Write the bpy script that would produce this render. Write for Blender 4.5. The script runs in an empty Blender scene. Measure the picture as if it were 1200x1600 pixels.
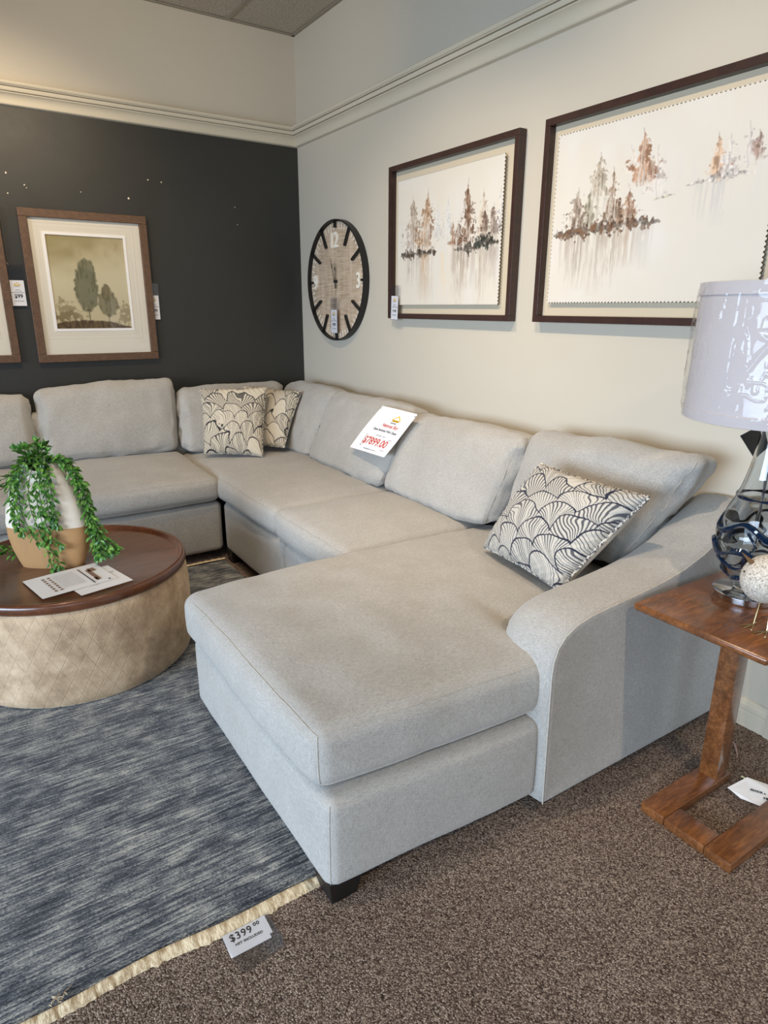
import bpy, bmesh, math, random
import numpy as np
from mathutils import Matrix, Vector
random.seed(7); RNG = np.random.RandomState(11)
SC = bpy.context.scene; COL = SC.collection

# ------------------------------------------------------------------ camera
cd = bpy.data.cameras.new('camera'); cam = bpy.data.objects.new('camera', cd); COL.objects.link(cam)
cd.sensor_fit = 'HORIZONTAL'; cd.sensor_width = 36.0; cd.lens = 36.0 * 1020.28 / 1200.0; cd.clip_start = .02
cr = Vector((0.8368291, -0.54744535, 0.0045451)); cu_ = Vector((0.15954621, 0.25180846, 0.95453523)); cf = Vector((0.52370036, 0.7980577, -0.29806348))
mw = Matrix(((cr.x, cu_.x, -cf.x, -2.3118), (cr.y, cu_.y, -cf.y, -4.6596), (cr.z, cu_.z, -cf.z, 1.5), (0, 0, 0, 1)))
cam.matrix_world = mw
SC.camera = cam

# ------------------------------------------------------------------ world, lights, exposure
SC.view_settings.view_transform = 'Standard'; SC.view_settings.look = 'None'
SC.view_settings.exposure = -0.62; SC.view_settings.gamma = 1.0; SC.view_settings.use_curve_mapping = False
w = bpy.data.worlds.new('store_ambient'); SC.world = w; w.use_nodes = True
w.node_tree.nodes['Background'].inputs[0].default_value = (0.95, 0.88, 0.78, 1)
w.node_tree.nodes['Background'].inputs[1].default_value = 0.08

def aim(o, target):
    d = Vector(target) - o.location
    o.rotation_euler = d.to_track_quat('-Z', 'Y').to_euler()
def area(name, loc, target, sx, sy, power, color):
    l = bpy.data.lights.new(name, 'AREA'); l.shape = 'RECTANGLE'; l.size = sx; l.size_y = sy; l.energy = power; l.color = color
    o = bpy.data.objects.new(name, l); COL.objects.link(o); o.location = loc; aim(o, target); return o
def spot(name, loc, target, power, angle, blend, color=(1.0, 0.83, 0.64), radius=.04):
    l = bpy.data.lights.new(name, 'SPOT'); l.energy = power; l.spot_size = math.radians(angle); l.spot_blend = blend
    l.color = color; l.shadow_soft_size = radius
    o = bpy.data.objects.new(name, l); COL.objects.link(o); o.location = loc; aim(o, target); return o
area('window_daylight', (-6.6, -4.4, 1.35), (-1.0, -3.0, -.3), 4.4, 1.8, 265, (0.63, 0.79, 1.0)).data.spread = math.radians(100)
area('window_daylight', (-3.4, -9.0, 1.4), (-.8, -2.5, .2), 3.0, 1.7, 30, (0.64, 0.79, 1.0)).data.spread = math.radians(100)
spot('track_or_fill_spot', (-1.65, -3.35, 3.15), (-0.02, -2.95, 1.05), 175, 84, .9)
spot('track_or_fill_spot', (-1.65, -2.0, 3.15), (-0.10, -1.75, .95), 165, 84, .9)
spot('track_or_fill_spot', (-2.25, -1.65, 3.15), (-1.95, 0, 1.55), 215, 84, .9, (1.0, .80, .56))
spot('track_or_fill_spot', (-2.9, -1.0, 3.15), (-2.65, 0, 2.45), 50, 90, .9, (1.0, .80, .56))
spot('track_or_fill_spot', (-1.5, -1.9, 2.9), (-.9, 0, 2.95), 55, 120, 1.0, (1.0, .80, .56), .15)  # added fill lamp, no track fixture: mimics warm spill on the upper walls
spot('track_or_fill_spot', (-1.35, -2.9, 3.15), (-0.75, -2.0, .5), 80, 66, .9)
spot('track_or_fill_spot', (-2.6, -3.0, 3.15), (-2.1, -1.7, .45), 110, 76, .9)
spot('track_or_fill_spot', (-1.05, -5.7, 3.15), (-0.75, -4.0, .4), 190, 64, .8)
spot('track_or_fill_spot', (-2.9, -3.0, 3.15), (-1.3, -4.3, 0), 110, 70, .9)

# ------------------------------------------------------------------ helpers
def srgb(r, g, b):
    def f(c):
        c /= 255.0
        return c / 12.92 if c <= .04045 else ((c + .055) / 1.055) ** 2.4
    return (f(r), f(g), f(b), 1.0)
def new_mat(name):
    m = bpy.data.materials.new(name); m.use_nodes = True; nt = m.node_tree
    return m, nt, nt.nodes['Principled BSDF']
def N(nt, t, **k):
    n = nt.nodes.new(t)
    for a, v in k.items(): setattr(n, a, v)
    return n
def coords(nt, scale=(1, 1, 1), rot=(0, 0, 0)):
    tc = N(nt, 'ShaderNodeTexCoord'); mp = N(nt, 'ShaderNodeMapping'); mp.inputs['Scale'].default_value = scale; mp.inputs['Rotation'].default_value = rot
    nt.links.new(tc.outputs['Object'], mp.inputs[0]); return mp.outputs[0]
def noise(nt, vec, scale, detail=3, rough=.6):
    n = N(nt, 'ShaderNodeTexNoise'); n.inputs['Scale'].default_value = scale; n.inputs['Detail'].default_value = detail; n.inputs['Roughness'].default_value = rough
    nt.links.new(vec, n.inputs['Vector']); return n.outputs['Fac']
def ramp(nt, fac, stops):
    r = N(nt, 'ShaderNodeValToRGB'); e = r.color_ramp.elements
    while len(e) < len(stops): e.new(.5)
    for i, (p, c) in enumerate(stops): e[i].position = p; e[i].color = c
    nt.links.new(fac, r.inputs[0]); return r.outputs[0]
def mix(nt, fac, a, b, mode='MIX'):
    m = N(nt, 'ShaderNodeMix', data_type='RGBA', blend_type=mode)
    for s, v in ((0, fac), (6, a), (7, b)):
        if isinstance(v, (int, float)): m.inputs[s].default_value = v
        elif isinstance(v, tuple): m.inputs[s].default_value = v
        else: nt.links.new(v, m.inputs[s])
    return m.outputs[2]
def bump(nt, h, strength, dist, bsdf):
    b = N(nt, 'ShaderNodeBump'); b.inputs['Strength'].default_value = strength; b.inputs['Distance'].default_value = dist
    nt.links.new(h, b.inputs['Height']); nt.links.new(b.outputs[0], bsdf.inputs['Normal'])
def madd(nt, a, b, op='ADD'):
    m = N(nt, 'ShaderNodeMath', operation=op)
    for i, v in enumerate((a, b)):
        if isinstance(v, (int, float)): m.inputs[i].default_value = v
        else: nt.links.new(v, m.inputs[i])
    return m.outputs[0]
def plain(name, c, rough=.5, metal=0.0, spec=None):
    m, nt, b = new_mat(name); b.inputs['Base Color'].default_value = c; b.inputs['Roughness'].default_value = rough; b.inputs['Metallic'].default_value = metal
    if spec is not None: b.inputs['Specular IOR Level'].default_value = spec
    return m

def paint_mat(name, c, c2, bs=.05):
    m, nt, b = new_mat(name); v = coords(nt)
    nt.links.new(mix(nt, noise(nt, v, 1.3, 4), c, c2), b.inputs['Base Color']); b.inputs['Roughness'].default_value = .75
    bump(nt, noise(nt, v, 140, 2), bs, .004, b); return m
M_BEIGE = paint_mat('greige_wall_paint', srgb(200, 191, 174), srgb(194, 185, 167))
M_TRIM = paint_mat('trim_paint', srgb(206, 196, 174), srgb(200, 190, 168), .02)
def dark_wall():
    m, nt, b = new_mat('charcoal_wall_paint'); v = coords(nt)
    n = noise(nt, v, 2.0, 5); nt.links.new(mix(nt, n, srgb(42, 42, 39), srgb(49, 48, 43)), b.inputs['Base Color'])
    nt.links.new(ramp(nt, noise(nt, v, 6, 4), [(.3, (.38,)*3 + (1,)), (.8, (.5,)*3 + (1,))]), b.inputs['Roughness'])
    bump(nt, noise(nt, v, 120, 2), .06, .004, b); return m
M_DARK = dark_wall()
def ceil_mat():
    m, nt, b = new_mat('ceiling_tile'); v = coords(nt)
    s = ramp(nt, noise(nt, v, 95, 3, .7), [(.36, srgb(120, 112, 98)), (.46, srgb(178, 170, 155)), (1, srgb(188, 180, 166))])
    nt.links.new(s, b.inputs['Base Color']); b.inputs['Roughness'].default_value = .9; bump(nt, noise(nt, v, 95, 3), .4, .006, b); return m
M_CEIL = ceil_mat()
def carpet():
    m, nt, b = new_mat('speckled_carpet'); v = coords(nt)
    vo = N(nt, 'ShaderNodeTexVoronoi'); vo.inputs['Scale'].default_value = 260; vo.inputs['Randomness'].default_value = 1
    dist = mix(nt, .012, v, N(nt, 'ShaderNodeTexNoise').outputs['Color']); nt.links.new(v, vo.inputs['Vector'])
    sep = N(nt, 'ShaderNodeSeparateColor'); nt.links.new(vo.outputs['Color'], sep.inputs[0])
    c1 = ramp(nt, sep.outputs[0], [(0, srgb(82, 66, 58)), (.18, srgb(112, 94, 82)), (.5, srgb(140, 121, 107)), (.8, srgb(164, 145, 129)), (1, srgb(196, 178, 160))])
    c2 = mix(nt, ramp(nt, noise(nt, v, 2.2, 3), [(.35, (0, 0, 0, 1)), (.7, (1, 1, 1, 1))]), c1, srgb(150, 130, 118), 'MULTIPLY')
    c3 = mix(nt, .25, c1, c2); c4 = mix(nt, ramp(nt, vo.outputs['Distance'], [(.45, (0, 0, 0, 1)), (.9, (1, 1, 1, 1))]), c3, srgb(60, 47, 41))
    nt.links.new(c4, b.inputs['Base Color']); b.inputs['Roughness'].default_value = .95; b.inputs['Specular IOR Level'].default_value = .15
    inv = madd(nt, 1.0, vo.outputs['Distance'], 'SUBTRACT'); bump(nt, inv, .8, .005, b); return m
M_CARPET = carpet()
def fabric(name, c, c2, c3, scale=1.0):
    m, nt, b = new_mat(name); v = coords(nt)
    va = coords(nt, (1, 1, 1.0)); big = noise(nt, va, 7, 4, .65)
    col = mix(nt, ramp(nt, big, [(.3, (0, 0, 0, 1)), (.72, (1, 1, 1, 1))]), c, c2)
    wx = noise(nt, coords(nt, (60, 700, 700)), 1.0, 2, .6); wy = noise(nt, coords(nt, (700, 60, 700)), 1.0, 2, .6); wz = noise(nt, coords(nt, (700, 700, 60)), 1, 2, .6)
    th = madd(nt, madd(nt, wx, wy), wz)
    th = madd(nt, th, .3333, 'MULTIPLY')
    col = mix(nt, ramp(nt, th, [(.42, (.85,)*3 + (1,)), (.58, (0, 0, 0, 1))]), col, c3)
    nt.links.new(col, b.inputs['Base Color']); b.inputs['Roughness'].default_value = .92
    b.inputs['Sheen Weight'].default_value = .25; b.inputs['Sheen Roughness'].default_value = .5; b.inputs['Specular IOR Level'].default_value = .2
    bump(nt, th, .55, .0025, b); return m
M_SOFA = fabric('greige_chenille', srgb(193, 189, 181), srgb(179, 174, 166), srgb(144, 138, 129))
M_PIPE = fabric('seam_thread', srgb(204, 197, 184), srgb(190, 183, 170), srgb(160, 152, 140))
M_BLACK = plain('black_wood', srgb(22, 19, 18), .45)
def wood(name, c1, c2, rough=.3, axis=(2, 14, 14), coat=.3):
    m, nt, b = new_mat(name); v = coords(nt, axis)
    n1 = noise(nt, v, 2.2, 6, .65); col = ramp(nt, n1, [(.3, c1), (.7, c2)])
    n2 = noise(nt, coords(nt, (axis[0]*3, axis[1]*8, axis[2]*8)), 2.0, 3)
    col = mix(nt, ramp(nt, n2, [(.42, (.45,)*3 + (1,)), (.6, (0, 0, 0, 1))]), col, tuple(c * .55 for c in c1[:3]) + (1,))
    nt.links.new(col, b.inputs['Base Color']); b.inputs['Roughness'].default_value = rough; b.inputs['Coat Weight'].default_value = coat; b.inputs['Coat Roughness'].default_value = .18
    return m
M_WALNUT = wood('walnut_tray', srgb(86, 48, 28), srgb(122, 71, 42), .3, (2, 9, 9), .5)
M_TABLE = wood('stained_maple', srgb(88, 52, 28), srgb(156, 98, 54), .26, (3, 7, 7), .6)
M_FRAME = wood('dark_espresso_frame', srgb(50, 30, 25), srgb(66, 41, 33), .4, (10, 10, 10), .1)
M_FRAMEB = wood('brown_frame_wood', srgb(86, 62, 44), srgb(108, 80, 58), .5, (12, 12, 12), .05)
def velvet():
    m, nt, b = new_mat('beige_velvet'); v = coords(nt)
    n = noise(nt, v, 8.0, 8, .72); col = ramp(nt, n, [(.32, srgb(150, 122, 94)), (.52, srgb(190, 161, 128)), (.68, srgb(218, 190, 156))])
    # quilted diamond stitching runs round the drum
    tc = N(nt, 'ShaderNodeUVMap'); sx = N(nt, 'ShaderNodeSeparateXYZ'); nt.links.new(tc.outputs[0], sx.inputs[0])
    def lines(sign):
        a = madd(nt, sx.outputs[0], madd(nt, sx.outputs[1], sign * .55, 'MULTIPLY')); f = madd(nt, madd(nt, a, 1.0 / .062, 'MULTIPLY'), 1.0, 'FRACT')
        f = N(nt, 'ShaderNodeMath', operation='FRACT'); nt.links.new(madd(nt, a, 1.0 / .062, 'MULTIPLY'), f.inputs[0])
        d = N(nt, 'ShaderNodeMath', operation='ABSOLUTE'); nt.links.new(madd(nt, f.outputs[0], -.5), d.inputs[0]); return d.outputs[0]
    q = N(nt, 'ShaderNodeMath', operation='MAXIMUM'); nt.links.new(lines(1), q.inputs[0]); nt.links.new(lines(-1), q.inputs[1])
    ln = ramp(nt, q.outputs[0], [(.465, (0, 0, 0, 1)), (.497, (1, 1, 1, 1))])
    col = mix(nt, madd(nt, ln, .07, 'MULTIPLY'), col, srgb(105, 86, 66)); nt.links.new(col, b.inputs['Base Color'])
    b.inputs['Roughness'].default_value = .8; b.inputs['Sheen Weight'].default_value = .6; b.inputs['Sheen Roughness'].default_value = .35; b.inputs['Sheen Tint'].default_value = srgb(220, 200, 170)
    h = madd(nt, madd(nt, n, .6, 'MULTIPLY'), madd(nt, ln, -.5, 'MULTIPLY')); bump(nt, h, .35, .012, b); return m
M_VELVET = velvet()
def rug_mat():
    m, nt, b = new_mat('abrash_rug'); v = coords(nt)
    l1 = noise(nt, coords(nt, (6, 105, 1)), 1.0, 5, .8); l2 = noise(nt, coords(nt, (9, 190, 1)), 1.0, 3, .75)
    patch = noise(nt, coords(nt, (1.0, 1.5, 1)), 8.5, 6, .72); fine = noise(nt, coords(nt, (150, 330, 1)), 1, 2, .7)
    s = madd(nt, madd(nt, l1, .52, 'MULTIPLY'), madd(nt, patch, .36, 'MULTIPLY')); s = madd(nt, s, madd(nt, l2, .26, 'MULTIPLY')); s = madd(nt, s, madd(nt, fine, .32, 'MULTIPLY'))
    col = ramp(nt, s, [(.625, srgb(24, 26, 33)), (.69, srgb(60, 64, 73)), (.745, srgb(112, 115, 116)), (.82, srgb(188, 185, 174))])
    nt.links.new(col, b.inputs['Base Color']); b.inputs['Roughness'].default_value = .85; b.inputs['Sheen Weight'].default_value = .2; b.inputs['Specular IOR Level'].default_value = .2
    bump(nt, madd(nt, l1, l2), .7, .006, b); return m
M_RUG = rug_mat()
def fringe_mat():
    m, nt, b = new_mat('cream_fringe'); v = coords(nt, (90, 25, 60)); n = noise(nt, v, 1.5, 3)
    nt.links.new(ramp(nt, n, [(.3, srgb(176, 148, 112)), (.6, srgb(224, 204, 168))]), b.inputs['Base Color']); b.inputs['Roughness'].default_value = .95
    bump(nt, n, .8, .004, b); return m
M_FRINGE = fringe_mat()
def vcol_mat(name, rough=.8, bs=0.0, sheen=0):
    m, nt, b = new_mat(name); a = N(nt, 'ShaderNodeVertexColor', layer_name='Col'); nt.links.new(a.outputs[0], b.inputs['Base Color'])
    b.inputs['Roughness'].default_value = rough; b.inputs['Sheen Weight'].default_value = sheen; b.inputs['Specular IOR Level'].default_value = .25
    if bs: bump(nt, noise(nt, coords(nt), 420, 3), bs, .003, b)
    return m
M_ART = vcol_mat('watercolour_print', .7); M_PILLOW = vcol_mat('printed_pillow_fabric', .9, .5, .15)
M_PAPER = plain('white_paper', srgb(246, 243, 240), .6); M_MAT = plain('cream_mount_board', srgb(226, 219, 203), .8); M_BACKER = plain('cream_backer_board', srgb(200, 186, 160), .8)
M_INK = plain('black_ink', srgb(28, 28, 32), .6); M_RED = plain('red_ink', srgb(196, 84, 72), .6); M_YEL = plain('yellow_ink', srgb(226, 190, 60), .6); M_NAVY = plain('navy_ink', srgb(50, 60, 100), .6); M_BROWNINK = plain('brown_ink', srgb(140, 108, 88), .6)
M_PINK = plain('pink_fade_ink', srgb(240, 210, 214), .6)
M_BLKPAINT = plain('black_metal_paint', srgb(24, 23, 22), .45); M_CREAMP = plain('cream_paint', srgb(240, 233, 218), .7)
M_CHROME = plain('chrome', srgb(205, 205, 208), .12, 1.0); M_GOLD = plain('pale_gold_wire', srgb(190, 170, 130), .28, 1.0); M_TWIG = plain('brown_twig', srgb(110, 80, 48), .7)
def clear(name, tint, gloss_w, rough=.05):
    m = bpy.data.materials.new(name); m.use_nodes = True; nt = m.node_tree; nt.nodes.clear()
    o = N(nt, 'ShaderNodeOutputMaterial'); t = N(nt, 'ShaderNodeBsdfTransparent'); t.inputs[0].default_value = tint
    g = N(nt, 'ShaderNodeBsdfGlossy'); g.inputs['Roughness'].default_value = rough; lw = N(nt, 'ShaderNodeLayerWeight'); lw.inputs[0].default_value = .5
    f = madd(nt, madd(nt, madd(nt, lw.outputs['Facing'], 4.0, 'POWER'), .55, 'MULTIPLY'), gloss_w + .03)
    mx = N(nt, 'ShaderNodeMixShader'); nt.links.new(f, mx.inputs[0]); nt.links.new(t.outputs[0], mx.inputs[1]); nt.links.new(g.outputs[0], mx.inputs[2]); nt.links.new(mx.outputs[0], o.inputs[0])
    return m
M_SLEEVE = clear('clear_plastic_sleeve', (.88, .89, .92, 1), .05, .15); M_FILM = clear('clear_wrap_film', (.985, .985, .99, 1), .0, .06); M_PICGLASS = clear('picture_glass', (.97, .97, .97, 1), .0, .02)
def glass(name, c, rough=0.0, ior=1.35):
    m, nt, b = new_mat(name); b.inputs['Base Color'].default_value = c; b.inputs['Transmission Weight'].default_value = 1; b.inputs['Roughness'].default_value = rough; b.inputs['IOR'].default_value = ior; return m
M_GLASS = glass('smoky_clear_glass', (.86, .90, .93, 1), 0, 1.45); M_BLUE = plain('deep_blue_glass_trail', srgb(8, 30, 52), .05); M_BLUE.node_tree.nodes['Principled BSDF'].inputs['Coat Weight'].default_value = .6
def shade_mat():
    m, nt, b = new_mat('white_shade_linen'); n = noise(nt, coords(nt, (300, 300, 300)), 1, 2)
    nt.links.new(mix(nt, n, srgb(190, 185, 185), srgb(182, 177, 178)), b.inputs['Base Color']); b.inputs['Roughness'].default_value = .85; bump(nt, n, .3, .002, b); return m
M_SHADE = shade_mat()
def stone():
    m, nt, b = new_mat('speckled_stone'); n = noise(nt, coords(nt), 190, 4, .7); n2 = noise(nt, coords(nt), 14, 3)
    c = ramp(nt, n, [(.36, srgb(140, 128, 112)), (.5, srgb(205, 196, 182)), (.7, srgb(226, 219, 208))]); c = mix(nt, ramp(nt, n2, [(.5, (0, 0, 0, 1)), (.75, (.5,)*3 + (1,))]), c, srgb(170, 150, 120))
    nt.links.new(c, b.inputs['Base Color']); b.inputs['Roughness'].default_value = .75; bump(nt, n, .6, .003, b); return m
M_STONE = stone()
def leaf_mat():
    m, nt, b = new_mat('glossy_green_leaf'); n = noise(nt, coords(nt), 45, 2)
    nt.links.new(ramp(nt, n, [(.3, srgb(30, 68, 20)), (.5, srgb(66, 118, 38)), (.70, srgb(136, 176, 76))]), b.inputs['Base Color']); b.inputs['Roughness'].default_value = .42
    b.inputs['Subsurface Weight'].default_value = 0; return m
M_LEAF = leaf_mat(); M_STEM = plain('green_stem', srgb(62, 92, 44), .6)
M_TAN = paint_mat('tan_ceramic_glaze', srgb(184, 140, 92), srgb(174, 130, 82), .02); M_CREAMC = paint_mat('cream_ceramic', srgb(236, 222, 202), srgb(228, 213, 192), .02); M_VOID = plain('dark_interior', srgb(22, 20, 18), .9)
def clockface():
    m, nt, b = new_mat('whitewashed_clock_wood'); a = noise(nt, coords(nt, (6, 18, 3)), 1, 5, .7); g = noise(nt, coords(nt, (1, 6, 110)), 1, 4, .75)
    c = ramp(nt, a, [(.3, srgb(150, 124, 98)), (.55, srgb(186, 162, 134)), (.75, srgb(204, 184, 158))]); c = mix(nt, ramp(nt, g, [(.42, (0, 0, 0, 1)), (.66, (.6,)*3 + (1,))]), c, srgb(222, 207, 186))
    nt.links.new(c, b.inputs['Base Color']); b.inputs['Roughness'].default_value = .8; return m
M_CLOCK = clockface()

def link(name, me, mat, parent=None, smooth=True, angle=40):
    for m in (mat if isinstance(mat, (list, tuple)) else [mat]): me.materials.append(m)
    if smooth:
        me.polygons.foreach_set('use_smooth', [True] * len(me.polygons))
        if angle < 180: me.set_sharp_from_angle(angle=math.radians(angle))
    o = bpy.data.objects.new(name, me); COL.objects.link(o)
    if parent: o.parent = parent
    return o
def mesh(name, V, F, mat, parent=None, smooth=True, angle=40):
    me = bpy.data.meshes.new(name); me.from_pydata([tuple(map(float, v)) for v in V], [], [tuple(map(int, f)) for f in F]); me.validate(); me.update()
    return link(name, me, mat, parent, smooth, angle)
def thing(name, label, cat, loc, rotz=0.0, group=None):
    o = bpy.data.objects.new(name, None); COL.objects.link(o); o.location = loc; o.rotation_euler = (0, 0, rotz); o.empty_display_size = .05
    return tag(o, label, cat, group)
def tag(o, label, cat, group=None):
    o['label'] = label; o['category'] = cat
    if group: o['group'] = group
    return o
class MB:
    """collects boxes, tubes, quads and lettering into one mesh"""
    def __init__(s): s.V = []; s.F = []
    def add(s, V, F):
        k = len(s.V); s.V += [tuple(v) for v in V]; s.F += [tuple(i + k for i in f) for f in F]; return s
    def box(s, a, b):
        x0, y0, z0 = a; x1, y1, z1 = b
        return s.add([(x0,y0,z0),(x1,y0,z0),(x1,y1,z0),(x0,y1,z0),(x0,y0,z1),(x1,y0,z1),(x1,y1,z1),(x0,y1,z1)],
                     [(0,3,2,1),(4,5,6,7),(0,1,5,4),(1,2,6,5),(2,3,7,6),(3,0,4,7)])
    def tube(s, P, r, n=8, cap=True):
        P = [Vector(p) for p in P]; R = r if hasattr(r, '__len__') else [r] * len(P); V = []; F = []; up = None
        for i, p in enumerate(P):
            t = (P[min(i+1, len(P)-1)] - P[max(i-1, 0)]).normalized()
            if up is None: up = t.orthogonal().normalized()
            up = (up - t * up.dot(t)); up = up.normalized() if up.length > 1e-6 else t.orthogonal().normalized(); sd = t.cross(up)
            for k in range(n):
                a = 2 * math.pi * k / n; V.append(p + (up * math.cos(a) + sd * math.sin(a)) * R[i])
        for i in range(len(P) - 1):
            for k in range(n): F.append((i*n+k, i*n+(k+1) % n, (i+1)*n+(k+1) % n, (i+1)*n+k))
        if cap: F.append(tuple(range(n))[::-1]); F.append(tuple((len(P)-1)*n+k for k in range(n)))
        return s.add(V, F)
    def xf(s, mtx): s.V = [tuple(mtx @ Vector(v)) for v in s.V]; return s
    def build(s, name, mat, parent=None, smooth=True, angle=35): return mesh(name, s.V, s.F, mat, parent, smooth, angle)
def struct(o): o['kind'] = 'structure'; return o
def bevbox(name, a, b, mat, parent=None, bev=.004, seg=2, origin=None):
    bm = bmesh.new(); bmesh.ops.create_cube(bm, size=1)
    og = Vector(origin) if origin else Vector((0, 0, 0))
    for v in bm.verts: v.co = Vector([a[i] + (b[i]-a[i]) * (v.co[i] + .5) for i in range(3)]) - og
    if bev: bmesh.ops.bevel(bm, geom=list(bm.edges), offset=bev, segments=seg, affect='EDGES', profile=.5)
    me = bpy.data.meshes.new(name); bm.to_mesh(me); bm.free(); return link(name, me, mat, parent)
def lathe(prof, n=64, c=(0, 0, 0), closed_ends=True):
    V = []; F = []
    for r, z in prof:
        for k in range(n): a = 2*math.pi*k/n; V.append((c[0]+r*math.cos(a), c[1]+r*math.sin(a), c[2]+z))
    m = len(prof)
    for i in range(m-1):
        for k in range(n): F.append((i*n+k, i*n+(k+1) % n, (i+1)*n+(k+1) % n, (i+1)*n+k))
    if closed_ends:
        if prof[0][0] > 1e-5: F.append(tuple(range(n))[::-1])
        if prof[-1][0] > 1e-5: F.append(tuple((m-1)*n+k for k in range(n)))
    return V, F
# vectorised value noise
def _h(i, j, k, s):
    n = (i * 374761393 + j * 668265263 + k * 2147483647 + s * 144665) & 0x7fffffff
    n = ((n ^ (n >> 13)) * 1274126177) & 0x7fffffff
    return ((n ^ (n >> 16)) & 0xffff) / 65535.0
def vnoise(P, sc, seed=0):
    P = np.asarray(P, float) * sc + 1000.0; I = np.floor(P).astype(np.int64); f = P - I; f = f * f * (3 - 2 * f); r = 0
    for a in (0, 1):
        for b in (0, 1):
            for c in (0, 1):
                wgt = (f[:, 0] if a else 1-f[:, 0]) * (f[:, 1] if b else 1-f[:, 1]) * (f[:, 2] if c else 1-f[:, 2])
                r = r + wgt * _h(I[:, 0]+a, I[:, 1]+b, I[:, 2]+c, seed)
    return r - .5
def fbm(P, sc, seed=0, o=3):
    return sum(vnoise(P, sc * 2**i, seed + i) / 2**i for i in range(o))

def lettering(txt, size, bold=.0, shear=0.0, space=1.0):
    """flat letter outlines as (verts, faces); origin at the left of the baseline"""
    c = bpy.data.curves.new('t', 'FONT'); c.body = txt; c.size = size; c.offset = bold; c.shear = shear; c.space_character = space; c.resolution_u = 3
    o = bpy.data.objects.new('t', c); COL.objects.link(o); bpy.context.view_layer.update()
    me = bpy.data.meshes.new_from_object(o.evaluated_get(bpy.context.evaluated_depsgraph_get()))
    V = [tuple(v.co) for v in me.vertices]; F = [tuple(p.vertices) for p in me.polygons]
    bpy.data.objects.remove(o); bpy.data.meshes.remove(me); bpy.data.curves.remove(c); return V, F
def put_text(mb, txt, cx, cy, size, z, bold=0.0, shear=0.0, sx=1.0, center=True, space=1.0):
    V, F = lettering(txt, size, bold, shear, space)
    if not V: return
    x0 = min(v[0] for v in V); x1 = max(v[0] for v in V); ox = (x0+x1)/2 if center else x0
    mb.add([((v[0]-ox)*sx + cx, v[1] + cy, z) for v in V], F)
def scribble(mb, x0, x1, y, h, z, seed=0):
    """illegibly small print: a row of short strokes"""
    r = random.Random(seed); x = x0
    while x < x1:
        wd = h * r.uniform(.3, .8)
        if r.random() < .86: mb.box((x, y + h * r.uniform(0, .15), z), (min(x+wd, x1), y + h * r.uniform(.6, 1), z + .0002))
        x += wd + h * .22
def place(o, origin, right, up):
    """local X along right, local Y along up"""
    x = Vector(right).normalized(); y = Vector(up); y = (y - x * y.dot(x)).normalized(); z = x.cross(y)
    o.matrix_world = Matrix(((x.x, y.x, z.x, origin[0]), (x.y, y.y, z.y, origin[1]), (x.z, y.z, z.z, origin[2]), (0, 0, 0, 1)))

# ------------------------------------------------------------------ room shell
def wall_panel(name, V, F, mats, idx=None):
    o = mesh(name, V, F, mats, smooth=False)
    if idx:
        for p, i in zip(o.data.polygons, idx): p.material_index = i
    return struct(o)
H = 3.2528; SPLIT = 2.60
struct(MB().box((-8, -9.5, -.1), (.12, .12, 0)).build('floor', M_CARPET, smooth=False))
struct(MB().box((-8, -9.5, H), (.12, .12, H + .08)).build('ceiling', M_CEIL, smooth=False))
b = MB().box((-8, 0, 0), (.12, .12, SPLIT)).box((-8, 0, SPLIT), (.12, .12, H)); o = b.build('wall_back', [M_DARK, M_BEIGE], smooth=False); struct(o)
for p in o.data.polygons[6:]: p.material_index = 1
struct(MB().box((0, -9.5, 0), (.12, 0, H)).build('wall_right', M_BEIGE, smooth=False))
crown = [(0, 2.574), (.018, 2.578), (.022, 2.583), (.024, 2.598), (.030, 2.612), (.042, 2.624), (.054, 2.630), (.055, 2.634), (.045, 2.6345), (.045, 2.6385), (.060, 2.639), (.064, 2.646), (.066, 2.657), (.056, 2.6575), (.056, 2.6610), (.072, 2.6615), (.073, 2.664), (.080, 2.667), (.084, 2.674), (.084, 2.681), (.078, 2.686), (0, 2.688)]
def sweep(name, prof, pts_fn, mat):
    V = []; F = []; n = len(prof)
    for e in (0, 1):
        for d, z in prof: V.append(pts_fn(e, d, z))
    for i in range(n-1): F.append((i, i+1, n+i+1, n+i))
    F.append(tuple(range(n))[::-1]); F.append(tuple(range(n, 2*n)))
    bm = bmesh.new(); me = bpy.data.meshes.new(name); me.from_pydata(V, [], F); bm.from_mesh(me); bmesh.ops.recalc_face_normals(bm, faces=bm.faces); bm.to_mesh(me); bm.free()
    return link(name, me, mat, angle=25)
struct(sweep('trim_1', crown, lambda e, d, z: (-8, -d, z) if e else (-d, -d, z), M_TRIM))
struct(sweep('trim_2', crown, lambda e, d, z: (-d, -9.5, z) if e else (-d, -d, z), M_TRIM))
basep = [(0, 0), (.016, 0), (.016, .062), (.012, .066), (.016, .070), (.016, .088), (.011, .094), (.010, .100), (.005, .107), (0, .109)]
struct(sweep('baseboard_right', basep, lambda e, d, z: (-d, -3.712, z) if e else (-d, -.0, z), M_TRIM))
struct(sweep('baseboard_back', basep, lambda e, d, z: (-8, -d, z) if e else (-d, -d, z), M_TRIM))
struct(bevbox('trim_3', (-.024, -3.83, 0), (0, -3.712, 2.2), M_TRIM, bev=.003))
# suspended-ceiling grid and wall angle
g = MB()
for k in range(14):
    x = -.47 - .61 * k; g.box((x-.012, -9.5, H-.006), (x+.012, 0, H-.001))
for k in range(8):
    y = -.95 - 1.22 * k; g.box((-8, y-.012, H-.007), (0, y+.012, H-.002))
g.box((-8, -.022, H-.008), (0, 0, H-.003)).box((-.022, -9.5, H-.008), (0, 0, H-.003))
struct(g.build('trim_4', plain('aged_grid_metal', srgb(150, 142, 126), .7), smooth=False))

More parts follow.
